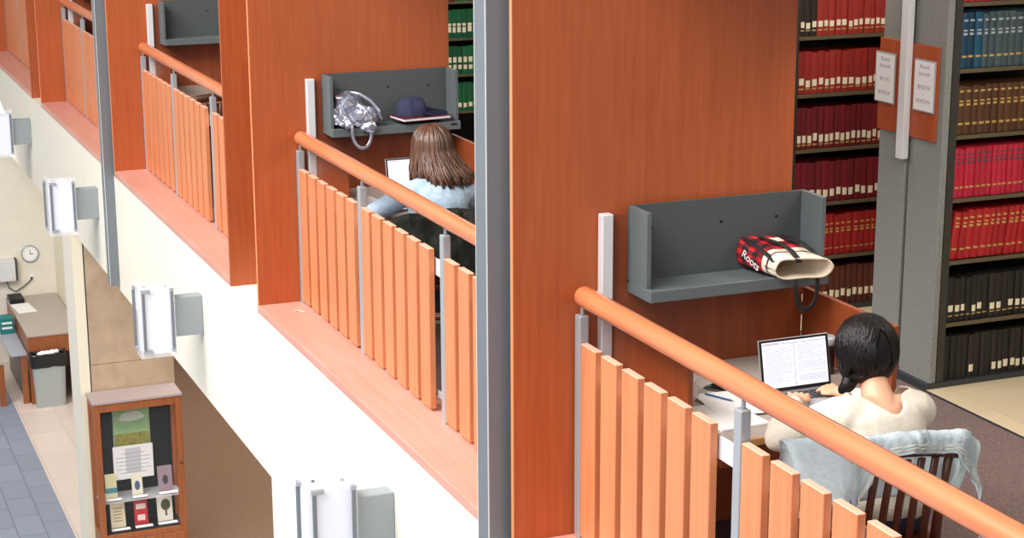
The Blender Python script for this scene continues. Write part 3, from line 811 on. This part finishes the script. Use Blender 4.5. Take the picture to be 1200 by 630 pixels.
# ------------------------------------------------------------------ things on the nearest desk
def sheet(nm, x, y, z, w, l, rz, label, cat='paper', group='papers on the desks', n=1, m=PAPER):
    o = MB().box(x-l/2, x+l/2, y-w/2, y+w/2, z, z+.0012*n, rot=(0, 0, rz)).build(nm, m)
    return tag(o, label, cat, group)
sheet('paper_sheet', 4.80, .585, .681, .21, .29, .05, 'stack of white paper at the front corner of the nearest desk', n=6)
sheet('paper_sheet', 4.68, .675, .6885, .21, .29, -.12, 'loose white sheet lying askew on top of the paper stack, nearest desk')
sheet('paper_sheet', .52, .52, .701, .20, .28, .05, 'white sheet on the desk left of the brown haired woman', n=4)
sheet('paper_sheet', .70, .60, .7065, .20, .28, .3, 'second white sheet turned askew at the elbow of the brown haired woman')
t = thing('pen', (4.60, .655, .6925), 'thin blue pen on the papers of the nearest desk', 'pen')
MB().tube([(4.55, .63, .694), (4.66, .68, .694)], .0038, 8).build('barrel', BLUEINK, t)
MB().tube([(4.66, .68, .694), (4.675, .687, .694)], [.0036, .001], 8).build('tip', STEEL_D, t)
t = thing('phone', (4.50, .70, .681), 'black phone lying behind the papers on the nearest desk', 'phone')
MB().box(4.43, 4.57, .70, .772, .681, .689, .003, rot=(0, 0, .5)).build('case', BLACK, t)
MB().box(4.45, 4.46, .69, .71, .689, .690, rot=(0, 0, .5)).build('camera_bump', TEAL, t)
pk = blob('plastic_bag', [('e', (4.47, .545, .75), (.10, .07, .055)), ('e', (4.60, .515, .735), (.07, .05, .04)), ('e', (4.38, .56, .745), (.06, .06, .05))], .01, CLEAR, None, 3, disp=lambda c: .012*noise.noise(c*24)+.006*noise.noise(c*60))
tag(pk, 'crumpled clear plastic bag in the left corner of the nearest desk', 'bag')
cp = MB().tube([(4.33, .80, .686), (4.36, .86, .688), (4.42, .90, .687), (4.50, .88, .686), (4.58, .86, .684), (4.63, .87, .684)], .0028, 8).build('charging_cable', PAPER)
tag(cp, 'thin white cable curving on the desk left of the near laptop', 'cable')
cp = MB().tube([(5.07, .66, .655), (5.085, .665, .6), (5.08, .66, .5), (5.06, .67, .4), (5.0, .7, .3)], .003, 8).build('hanging_cable', REDWIRE)
tag(cp, 'magenta cable hanging below the edge of the nearest desk', 'cable')
def tumbler(x, y, z, label, k=1.0):
    t = thing('tumbler', (x, y, z), label, 'cup', 'insulated tumblers')
    MB().lathe([(.030*k, 0), (.034*k, .01), (.037*k, .10*k), (.038*k, .125*k)], (x, y, z), 20).build('body', BLACK, t)
    MB().lathe([(.040*k, .125*k), (.041*k, .135*k), (.041*k, .15*k), (.034*k, .158*k)], (x, y, z), 20).build('lid', STEEL_L, t)
tumbler(4.46, 1.235, .68, 'black tumbler with a steel lid right of the near laptop')
tumbler(.34, 1.11, .70, 'steel lidded tumbler right of the brown haired woman', .95)
t = thing('water_bottle', (4.66, 1.225, .68), 'small clear bottle with a green cap beside the black tumbler', 'bottle')
MB().lathe([(.026, 0), (.028, .008), (.028, .07), (.014, .09), (.014, .1)], (4.66, 1.225, .68), 16).build('bottle_body', ACRYL, t)
MB().lathe([(.015, .1), (.015, .118)], (4.66, 1.225, .68), 16).build('cap', TEAL, t)

# ------------------------------------------------------------------ plaid tote on the near shelf
def tote():
    root = thing('tote_bag', (4.27, 1.1, 1.07), 'red and black plaid tote bag lying open on the nearest grey shelf', 'bag')
    uvm = []
    bm = bmesh.new(); uvl = bm.loops.layers.uv.new('UVMap')
    nu, nv = 48, 16
    def sect(v):
        # v 0 = closed bottom near the wall, 1 = open mouth at the front
        x = 4.145+.245*v
        yc = 1.085+.075*v; w = .10+.025*v
        h = .066-.018*v; zc = 1.068+h+.006-.004*v
        return x, yc, w, h, zc
    V = []
    for i in range(nu):
        a = 2*PI*i/nu; rowv = []
        for j in range(nv):
            v = j/(nv-1); x, yc, w, h, zc = sect(v)
            ca, sa = math.cos(a), math.sin(a)
            k = 3.0
            r = (abs(ca)**k+abs(sa)**k)**(-1/k)
            p = Vector((x+(.018*ca*(v > .9)), yc+w*ca*r, zc+h*sa*r))
            p.z += (.012*noise.noise(p*14) if sa > 0 else 0); p.x += .012*noise.noise(Vector((a*2, 3, 1)))*(v**3)
            if sa > 0 and v > .6: p.z -= .03*(v-.6)*(1+ca*.4)
            p.z = max(p.z, 1.0695) if x < 4.34 else max(p.z, 1.0745)
            rowv.append(bm.verts.new(p))
        V.append(rowv)
    for i in range(nu):
        for j in range(nv-1):
            f = bm.faces.new((V[i][j], V[(i+1) % nu][j], V[(i+1) % nu][j+1], V[i][j+1])); f.smooth = True
            for l, (ii, jj) in zip(f.loops, ((i, j), (i+1, j), (i+1, j+1), (i, j+1))): l[uvl].uv = (ii/nu*2.2, jj/(nv-1))
    f = bm.faces.new([V[i][0] for i in range(nu)][::-1])
    for l in f.loops: l[uvl].uv = (.1, .1)
    m = bpy.data.meshes.new('bag_shell'); off = wloc(root)
    inner = MB()
    for i in range(nu):
        for j in range(nv-1):
            q = [V[i][j].co, V[(i+1) % nu][j].co, V[(i+1) % nu][j+1].co, V[i][j+1].co]
            cs = []
            for c, jj in zip(q, (j, j, j+1, j+1)):
                x, yc, w, h, zc = sect(jj/(nv-1)); ctr = Vector((c.x, yc, zc)); d = ctr-c
                if d.length > 1e-6: d.normalize()
                cs.append(c+d*.004)
            fq = inner.bm.faces.new([inner.bm.verts.new(c) for c in cs]); fq.smooth = True
    rim = [Vector(V[i][nv-1].co) for i in range(nu)]
    for v in bm.verts: v.co -= off
    bm.to_mesh(m); bm.free(); m.materials.append(PLAID)
    o = bpy.data.objects.new('shell', m); COL.objects.link(o); o.parent = root
    inner.build('lining', CANVAS, root)
    MB().tube(rim+[rim[0]], .0045, 6).build('rim', CANVAS, root)
    text('lettering', 'Roots', .047, (4.25, .991, 1.13), (PI/2, .42, .2), PAPER, root)
    MB().box(4.215, 4.245, 1.09, 1.14, 1.205, 1.2065, rot=(0, .1, 0)).box(4.25, 4.262, 1.09, 1.14, 1.203, 1.2045, rot=(0, .1, 0)).build('print_block', CANVAS, root)
    def strap(pts, nm='strap'):
        pts = [Vector(p) for p in pts]
        mb = MB(); w = Vector((0, .013, 0))
        for a, b in zip(pts[:-1], pts[1:]): 
            f = mb.bm.faces.new([mb.bm.verts.new(c) for c in (a-w, a+w, b+w, b-w)]); f.smooth = True
        bmesh.ops.remove_doubles(mb.bm, verts=mb.bm.verts[:], dist=.0005)
        bmesh.ops.solidify(mb.bm, geom=mb.bm.faces[:], thickness=.002)
        mb.build(nm, WEB, root)
    strap([(4.18, 1.07, 1.208), (4.24, 1.085, 1.205), (4.30, 1.105, 1.20), (4.35, 1.12, 1.182), (4.39, 1.13, 1.155), (4.395, 1.132, 1.14)])
    strap([(4.18, 1.16, 1.208), (4.24, 1.18, 1.205), (4.30, 1.20, 1.198), (4.36, 1.215, 1.172)])
    strap([(4.16, 1.005, 1.205), (4.24, 1.015, 1.19), (4.32, 1.03, 1.165), (4.36, 1.04, 1.145)])
    loop = []
    for k in range(25):
        a = PI*k/24
        loop.append((4.385+.004*math.sin(a), 1.125+.052*(1-math.cos(a))*1.0, 1.07-.13*math.sin(a)**.6))
    mb = MB(); mb.tube(loop, .010, 8, flat=.25, up=(1, 0, 0)); mb.build('hanging_strap', WEB, root)
tote()

# ------------------------------------------------------------------ silver bag, cap and folder on the second shelf
def silver_bag():
    root = thing('silver_bag', (.13, .52, 1.12), 'crumpled silver tote bag slumped at the left end of the second grey shelf', 'bag')
    def d(c):
        dd = noise.voronoi(c*13)[0]; cr = math.exp(-max(0, dd[1]-dd[0])/.12)
        n1 = abs(noise.noise(c*8+Vector((3, 1, 7))))*2-.6; n2 = abs(noise.noise(c*19))*2-.6
        return -.018*n1-.008*n2-.02*cr
    pts = [('e', (.13, .57, 1.185), (.075, .125, .075)), ('e', (.12, .57, 1.245), (.055, .095, .06)), ('e', (.16, .65, 1.165), (.075, .085, .065)), ('e', (.17, .52, 1.145), (.07, .085, .05)), ('e', (.21, .63, 1.13), (.06, .085, .06)), ('e', (.262, .66, 1.10), (.016, .05, .035)), ('e', (.235, .51, 1.11), (.03, .05, .03))]
    b = blob('bag_body', pts, .009, SILVERCLOTH, root, 3, disp=d)
    for v in b.data.vertices:
        w = v.co+wloc(root)
        if w.x < .05: v.co.x += .05-w.x
        if w.y < .455: v.co.y += .455-w.y
        if w.z < 1.121 and w.x < .245: v.co.z += 1.121-w.z
    tmp = bpy.data.objects.new('tmp', b.data); COL.objects.link(tmp)
    nm = evaluated(tmp, [('DECIMATE', dict(ratio=.16))]); bpy.data.objects.remove(tmp)
    b.data = nm
    for f in nm.polygons: f.use_smooth = False
    loop = []
    for k in range(21):
        a = PI*k/20
        loop.append((.262+.012*math.sin(a), .545+.06*(1-math.cos(a)), 1.10-.12*math.sin(a)**.7))
    MB().tube([(.22, .53, 1.17), (.255, .54, 1.13)]+loop+[(.265, .665, 1.13), (.24, .66, 1.18)], .011, 8, flat=.35, up=(1, 0, 0)).build('handle', SILVERCLOTH, root)
    MB().tube([(.16, .56, 1.305), (.185, .62, 1.295), (.21, .68, 1.255), (.235, .72, 1.20), (.25, .735, 1.14)], .010, 8, flat=.35, up=(1, 0, 0)).build('handle', SILVERCLOTH, root)
silver_bag()
z = 1.118
t = thing('folder', (.14, 1.02, z), 'maroon folder with white pages lying under the navy cap', 'folder')
fr = (0, 0, .12)
MB().box(.045, .255, .855, 1.175, z+.001, z+.004, rot=fr).box(.045, .255, .855, 1.175, z+.018, z+.021, rot=fr).box(.045, .048, .855, 1.175, z+.004, z+.018, rot=fr, piv=(.15, 1.015, z)).build('cover', MAROON, t)
MB().box(.05, .252, .86, 1.172, z+.004, z+.018, rot=fr).build('pages', PAPER, t)
t = thing('baseball_cap', (.14, .98, z+.022), 'navy baseball cap resting on the maroon folder', 'cap')
zc = z+.0225
def dome(u, v):
    a = 2*PI*u; th = PI/2*v
    r = .092*math.sin(th)**.7; x = .135+.95*r*math.cos(a); y = .965+1.12*r*math.sin(a)
    zz = zc+.108*math.cos(th)**.75*(1-.16*(math.cos(a) > .2)*math.sin(th))
    n = noise.noise(Vector((x*22, y*22, 2)))*.016*math.sin(th)
    return (x+n, y+n, zz+n if v < .98 else zc)
MB().grid(dome, 28, 12, closed_u=True).build('crown', NAVY, t)
def brim(u, v):
    s = (u-.5)*2; y = 1.0+.19*v*math.sqrt(max(0, 1-(s*.7)**2))
    return (.15+s*.085, y, zc+.044-.034*s*s-.034*v*v)
bb = MB().grid(brim, 17, 8); bmesh.ops.solidify(bb.bm, geom=bb.bm.faces[:], thickness=.004)
bb.build('brim', NAVY, t)
MB().ell((.135, .965, zc+.108), (.006, .006, .004), seg=10, rings=6).build('button', NAVY, t)

# ------------------------------------------------------------------ glass sconces on the white parapet
def sconce(x, label):
    root = thing('wall_sconce', (x, 0, -.46), label, 'wall lamp', 'boxed glass sconces on the white parapet')
    z0 = -.46
    MB().box(x-.10, x, -.21, -.001, z0-.14, z0+.14, .004).build('bracket', BRACKET, root)
    bx0, bx1, by0, by1 = x-.13, x+.04, -.445, -.205
    MB().box(bx0+.01, bx1-.01, by0+.01, by1, z0-.24, z0+.21, .004).build('diffuser', GLASSM, root)
    ac = MB().box(bx1-.008, bx1, by0-.005, by1+.002, z0-.265, z0+.265).box(bx0-.004, bx1-.009, by0-.005, by0+.003, z0-.265, z0+.265)
    ac.build('acrylic_panel', ACRYL, root)
    for (px, py) in ((bx1+.012, by0+.022), (bx1+.012, by1-.02), (bx0+.02, by0-.014)):
        r = MB().box(px-.008, px+.008, py-.01, py+.01, z0-.205, z0+.205, .003).build('rod', STEEL, root)
        for zz in (z0-.215, z0+.215):
            if px > bx1: MB().box(px-.016, px+.006, py-.014, py+.05 if py < -.3 else py+.014, zz-.012, zz+.012, .002).build('clip', STEEL_L, r)
            else: MB().box(px-.02, px+.02, py-.005, py+.014, zz-.012, zz+.012, .002).build('clip', STEEL_L, r)
    MB().lathe([(.009, 0), (.009, .01)], (bx0+.03, by0+.06, z0+.21), 10).lathe([(.009, 0), (.009, .01)], (bx0+.06, by1-.04, z0+.21), 10).build('screw', STEEL_D, root)
    return root
sconce(2.56, 'white glass sconce at the bottom edge beside the near column, largest of the four')
sconce(-1.60, 'white glass sconce above the display case')
sconce(-5.77, 'white glass sconce above the white pier, left of the hanging column')
sconce(-10.05, 'white glass sconce at the left edge, partly cut off')

# ------------------------------------------------------------------ display case below
dc = thing('display_case', (-7.4, .505, LOW), 'tall cherry display case with a glass front standing by the stone wall', 'display case')
x0, x1, y0, y1, zt = -7.58, -7.2, .055, .95, -2.83
MB().box(x0, x1+.012, y0-.012, y1+.012, zt, zt+.03, .004).build('top', mat('taupe laminate top', (176, 160, 158), .5), dc)
fr = MB()
for (yy) in ((y0, y0+.065), (y1-.065, y1)):
    fr.box(x1-.05, x1, yy[0], yy[1], -4.25, zt, .003)
fr.box(x1-.05, x1, y0+.065, y1-.065, zt-.085, zt, .002)
fr.box(x0, x0+.05, y0, y0+.05, -4.25, zt).box(x0, x0+.05, y1-.05, y1, -4.25, zt)
fr.box(x0+.05, x1-.05, y0, y0+.03, zt-.06, zt)
fr.build('frame', W_CASE, dc)
base = MB().box(x0, x1, y0, y1, LOW+.08, -4.25, .003).box(x0+.03, x1-.04, y0+.03, y1-.03, LOW, LOW+.08).build('base_cabinet', W_CASE, dc)
for a, b in ((y0+.03, .495), (.515, y1-.03)):
    d = MB().box(x1, x1+.015, a, b, -4.58, -4.31, .003).build('door', W_CASE, dc)
    MB().ell((x1+.03, (a+b)/2, -4.42), (.015, .015, .015), seg=12, rings=8).build('knob', STEEL_D, d)
MB().box(x0, x0+.012, y0+.05, y1-.05, -4.25, zt).build('back_panel', mat('black felt', (16, 15, 16), .95), dc)
MB().box(x1-.03, x1-.026, y0+.065, y1-.065, -4.25, zt-.085).build('glass_front', PANE, dc)
MB().box(x0+.05, x1-.05, y0+.012, y0+.016, -4.25, zt-.06).build('glass_side', PANE, dc)
MB().box(x0+.012, x1-.06, y0+.03, y1-.03, -3.925, -3.915).build('glass_shelf', ACRYL, dc)
MB().box(x0+.012, x1-.03, y0+.03, y1-.03, -4.252, -4.245).build('case_floor', BLACK, dc)
MB().ell((x1+.012, y1-.03, -3.55), (.012, .012, .012), seg=10, rings=8).build('lock', STEEL_D, dc)
GREENSKY = mat('pale green sky', (156, 196, 140), .6, noise_amt=.15, nscale=6)
FIELD = mat('ochre field', (150, 146, 70), .7, noise_amt=.3, nscale=30)
CLOUD = mat('painted cloud', (222, 230, 214), .7)
p = thing('framed_print', (-7.54, .49, -3.44), 'framed green landscape print with a cloud in the display case', 'picture')
MB().box(-7.555, -7.545, .295, .68, -3.45, -3.0, .003).build('frame', mat('pale frame', (150, 168, 140), .5), p)
MB().box(-7.545, -7.543, .31, .665, -3.28, -3.02).build('sky', GREENSKY, p)
MB().box(-7.545, -7.543, .31, .665, -3.43, -3.28).build('field', FIELD, p)
cl = MB()
for (cy, cz, ry, rz_) in ((.45, -3.09, .07, .035), (.52, -3.085, .08, .04), (.49, -3.12, .11, .03), (.58, -3.11, .05, .028), (.41, -3.12, .05, .025)):
    cl.ell((-7.543, cy, cz), (.0015, ry, rz_), seg=16, rings=8)
cl.build('cloud', CLOUD, p)
p = thing('notice_card', (-7.5, .48, -3.77), 'white printed notice card below the landscape print', 'sign')
MB().box(-7.50, -7.494, .272, .688, -3.765, -3.40, .003).build('card', PAPER, p)
mb = MB()
for k, (a, b) in enumerate(((.36, .60), (.30, .66), (.30, .66), (.32, .64), (.30, .66), (.34, .62))):
    mb.box(-7.494, -7.4935, a, b, -3.49-k*.042, -3.483-k*.042)
mb.build('print_lines', GREYINK, p)
MB().box(-7.494, -7.4938, .40, .56, -3.70, -3.43).build('grey_emblem', mat('pale grey print', (200, 200, 206), .7), p)
BK = [('bc1', .16, .275, -3.90, .25, (222, 214, 170), (70, 140, 150), 'book with a pale landscape cover at the left of the upper display row'),
      ('bc2', .43, .54, -3.90, .215, (226, 220, 200), (60, 90, 130), 'small cream book with a blue figure in the middle of the upper display row'),
      ('bc3', .705, .855, -3.90, .265, (150, 130, 140), (60, 50, 60), 'grey rose photograph book at the right of the upper display row'),
      ('bc4', .195, .345, -4.235, .26, (226, 214, 184), (170, 150, 120), 'cream lettered book at the left of the lower display row'),
      ('bc5', .44, .58, -4.235, .25, (190, 34, 44), (230, 210, 205), 'red book in the middle of the lower display row'),
      ('bc6', .68, .84, -4.235, .28, (228, 224, 212), (70, 74, 52), 'white book with a dark tree at the right of the lower display row')]
for nm, a, b, zb, h, c1, c2, lab in BK:
    p = thing('display_book', (-7.38, (a+b)/2, zb), lab, 'book', 'books in the display case')
    R = Matrix.Translation((-7.36, 0, zb)) @ Matrix.Rotation(-.16, 4, 'Y')
    MB().box(-.02, 0, a, b, 0, h, .002).xform(R).build('cover', mat('cover '+nm, c1, .5), p)
    art = MB()
    if nm == 'bc5': art.box(0, .001, a+.02, b-.02, h*.66, h*.88).box(0, .001, a+.03, b-.03, h*.18, h*.42)
    elif nm == 'bc4':
        for k in range(5): art.box(0, .001, a+.03, b-.03-.01*(k % 2), h*(.25+.13*k), h*(.25+.13*k)+.012)
    elif nm == 'bc6': art.ell((0, (a+b)/2+.01, h*.62), (.001, .05, .06)).box(0, .001, (a+b)/2, (a+b)/2+.02, h*.2, h*.5)
    elif nm == 'bc1': art.box(0, .001, a, b, h*.2, h*.42).ell((0, (a+b)/2, h*.28), (.0014, .04, .02))
    else: art.ell((0, (a+b)/2, h*.45), (.001, .028, .05))
    art.xform(R).build('cover_art', mat('art '+nm, c2, .6), p)
    q = MB().box(-7.30, -7.28, a-.01, b+.03, zb+.002, zb+.005, rot=(0, .9, 0)).box(-7.33, -7.27, a-.01, b+.03, zb-.0, zb+.006)
    tag(q.build('caption_card', PAPER), 'white caption card in front of the '+lab.split(' at ')[0].split(' in the')[0]+', display case', 'card', 'caption cards in the display case')

# ------------------------------------------------------------------ service counter below, left
sc = thing('service_counter', (-14.4, .5, LOW), 'counter with a pale top against the far lower wall', 'counter')
MB().box(-15.58, -13.38, .19, .905, -3.765, -3.735, .004).build('worktop', DESKTOP, sc)
MB().box(-13.43, -13.39, .2, .90, -4.0, -3.765).box(-15.58, -13.43, .2, .23, -4.0, -3.765).build('apron', W_CASE, sc)
MB().box(-13.46, -13.40, .2, .25, LOW, -4.0).box(-13.46, -13.40, .84, .90, LOW, -4.0).build('leg', W_CASE, sc)
MB().box(-15.5, -13.5, .86, .90, LOW, -3.765).build('back_panel', W_CASE, sc)
dk = thing('low_desk', (-14.4, .1, LOW), 'lower grey topped desk beside the pale counter', 'desk')
MB().box(-15.5, -13.46, -.03, .185, -4.03, -4.0, .003).build('desk_top', mat('bluish grey laminate', (168, 174, 188), .45), dk)
MB().box(-15.2, -13.52, .14, .175, LOW, -4.03).build('side_panel', mat('grey brown panel', (128, 112, 104), .6), dk)
MB().box(-13.51, -13.47, .10, .18, LOW, -4.03).build('leg', W_CASE, dk)
tb = thing('side_table', (-13.6, -.2, LOW), 'wooden table leg and top cut off at the left edge, before the low desk', 'table')
MB().box(-14.2, -13.45, -.75, -.115, -4.12, -4.08).build('table_top', DESKTOP, tb)
MB().box(-13.53, -13.46, -.20, -.125, LOW, -4.12).box(-14.2, -14.13, -.20, -.125, LOW, -4.12).build('leg', W_CASE, tb)
bn = thing('waste_bin', (-13.35, .43, LOW), 'grey waste bin with a black liner in front of the counter', 'bin')
def binf(u, v):
    a = 2*PI*u; k = 8; ca, sa = math.cos(a), math.sin(a); r = (abs(ca)**k+abs(sa)**k)**(-1/k)
    return (-13.27+(.075+.02*v)*ca*r, .43+(.19+.03*v)*sa*r, LOW+.68*v)
MB().grid(binf, 32, 6, closed_u=True).box(-13.345, -13.195, .245, .615, LOW, LOW+.01).build('bin_body', GREYBIN, bn)
def linf(u, v):
    a = 2*PI*u; k = 8; ca, sa = math.cos(a), math.sin(a); r = (abs(ca)**k+abs(sa)**k)**(-1/k)
    n = 1+.05*noise.noise(Vector((a*3, v*3, 1)))
    w = 1.06 if v < .7 else 1.06-.5*(v-.7)
    return (-13.27+.097*ca*r*n*w, .43+.222*sa*r*n*w, LOW+.56+.19*min(v/.7, 1)-.08*max(0, v-.7)+.02*noise.noise(Vector((a*2, 5, v*4))))
MB().grid(linf, 40, 10, closed_u=True).build('liner', BAGBLK, bn)
rb = blob('crumpled_rubbish', [('e', (-13.27, .38, LOW+.73), (.05, .10, .03)), ('e', (-13.27, .50, LOW+.74), (.05, .08, .03))], .012, PAPER, None, 2, disp=lambda c: .02*noise.noise(c*20))
tag(rb, 'crumpled white paper rubbish in the waste bin', 'rubbish')
ck = thing('wall_clock', (-15.6, .575, -3.12), 'round wall clock with a white face on the far lower wall', 'clock')
MB().lathe([(.125, 0), (.125, .03), (.11, .04), (.10, .03)], (-15.6, .575, -3.125), 32, 'X').build('rim', STEEL_L, ck)
MB().lathe([(.104, .03), (.104, .033)], (-15.6, .575, -3.125), 32, 'X').build('face', PAPER, ck)
MB().box(-15.566, -15.564, .571, .579, -3.125, -3.06).box(-15.566, -15.564, .575, .62, -3.13, -3.12).build('hands', BLACK, ck)
mb = MB()
for k in range(12):
    a = k*PI/6; mb.box(-15.566, -15.565, .575+.085*math.cos(a)-.004, .575+.085*math.cos(a)+.004, -3.125+.085*math.sin(a)-.004, -3.125+.085*math.sin(a)+.004)
mb.build('hour_marks', INK, ck)
tv = thing('wall_terminal', (-15.5, .2, -3.32), 'pale grey wall box with a red light, left edge of the lower wall', 'device')
MB().box(-15.6, -15.46, -.12, .345, -3.48, -3.17, .01, seg=2).build('housing', mat('pale grey plastic', (214, 214, 216), .5), tv)
MB().box(-15.6, -15.47, .346, .372, -3.48, -3.16, .004).build('side_cap', STEEL_D, tv)
MB().ell((-15.455, .30, -3.44), (.006, .008, .008), seg=10, rings=6).build('indicator_light', mat('red light', (230, 40, 30), .4, emit=1), tv)
ol = thing('wall_outlet', (-15.6, .57, -3.48), 'white wall outlet to the right of the terminal cable', 'outlet')
MB().box(-15.6, -15.59, .545, .605, -3.53, -3.43, .002).build('plate', PAPER, ol)
MB().box(-15.59, -15.57, .56, .59, -3.51, -3.47, .002).build('plug', STEEL_D, ol)
cb = MB().tube([(-15.575, .575, -3.49), (-15.57, .54, -3.53), (-15.57, .45, -3.60), (-15.57, .34, -3.66), (-15.57, .25, -3.60), (-15.57, .22, -3.48)], .008, 8).build('power_cable', STEEL_D)
tag(cb, 'dark cable looping from the wall terminal to the outlet', 'cable')
ty = thing('paper_tray', (-15.35, .28, -3.735), 'black tray with papers on the far end of the counter', 'tray')
MB().box(-15.5, -15.15, .20, .40, -3.735, -3.67, .004).build('tray_body', BLACK, ty)
o = MB().box(-15.1, -14.6, .22, .47, -3.735, -3.725, rot=(0, 0, .1)).build('paper_sheet', PAPER)
tag(o, 'white papers on the lower counter beside the black tray', 'paper', 'papers on the desks')
tl = thing('teal_box', (-14.7, .0, -4.0), 'teal box with white stripes at the left edge, on the low desk', 'box')
MB().box(-14.8, -14.55, -.02, .16, -4.0, -3.78, .004).build('box_body', TEAL, tl)
MB().box(-14.55, -14.548, .0, .14, -3.86, -3.83).box(-14.55, -14.548, .0, .14, -3.93, -3.90).build('white_stripe', PAPER, tl)

# ------------------------------------------------------------------ light
w = bpy.data.worlds.new('World'); S.world = w; w.use_nodes = True
w.node_tree.nodes['Background'].inputs[0].default_value = (.93, .96, 1, 1)
w.node_tree.nodes['Background'].inputs[1].default_value = .38
def area(name, loc, tgt, sx, sy, e, c=(1, 1, 1)):
    l = bpy.data.lights.new(name, 'AREA'); l.shape = 'RECTANGLE'; l.size = sx; l.size_y = sy; l.energy = e; l.color = c
    o = bpy.data.objects.new(name, l); COL.objects.link(o); o.location = loc
    o.rotation_euler = (Vector(tgt)-Vector(loc)).to_track_quat('-Z', 'Y').to_euler(); return o
area('atrium skylight', (3.2, -8, 9.4), (1, 0, -.5), 15, 6, 3550, (1, .97, .93))
area('atrium side fill', (13, -5, 6), (3, 1, 0), 6, 5, 260, (1, .97, .95))  # added fill on the fin wall faces, no real window there
for x in (2.1, -2.6, 5.4): area('stack fill light', (x, 3.6, 2.55), (x, 3.6, 0), .6, 3, 30, (1, .93, .8))  # unseen area lamps added to brighten the stacks
area('aisle fill light', (4.2, 2.2, 2.55), (3.2, 3.4, .6), .6, 1.5, 44, (1, .95, .86))  # extra unseen lamp, put in to lift the end panels and paper signs
area('stack fill light', (-4.2, 3.6, 2.55), (-4.2, 3.6, 0), .5, 2, 40, (1, .95, .85))  # one more added lamp, out of view, over the glimpsed stack
area('unseen lower light', (-12.5, .3, -.6), (-13.5, .2, -4.7), 3, .8, 75, (1, .96, .9))  # unseen lamp put under the soffit to light the far wall
area('unseen lower light', (-8, 3.4, -.6), (-8, 3, -4.7), 12, 3, 480, (1, .95, .9))  # unseen lamp added because the lower carpet came out too dark

# ------------------------------------------------------------------ camera
cam = bpy.data.cameras.new('camera'); co = bpy.data.objects.new('camera', cam); COL.objects.link(co)
cam.sensor_width = 36; cam.lens = 2120.7734/1200*36; cam.clip_end = 200
M3 = [(.3810016107542689, .9245659369946532, -.003949778709198902), (-.21972561792234432, .09469402711332908, .9709550422433082), (-.8980859788635477, .3690675674971443, -.23922939867508822)]
right, up, fwd = [Vector(r) for r in M3]
co.matrix_world = Matrix(((right.x, up.x, -fwd.x, 10.538554), (right.y, up.y, -fwd.y, -2.648976), (right.z, up.z, -fwd.z, 2.873198), (0, 0, 0, 1)))
S.camera = co
S.view_settings.view_transform = 'Standard'
S.view_settings.look = 'None'
S.view_settings.exposure = 0
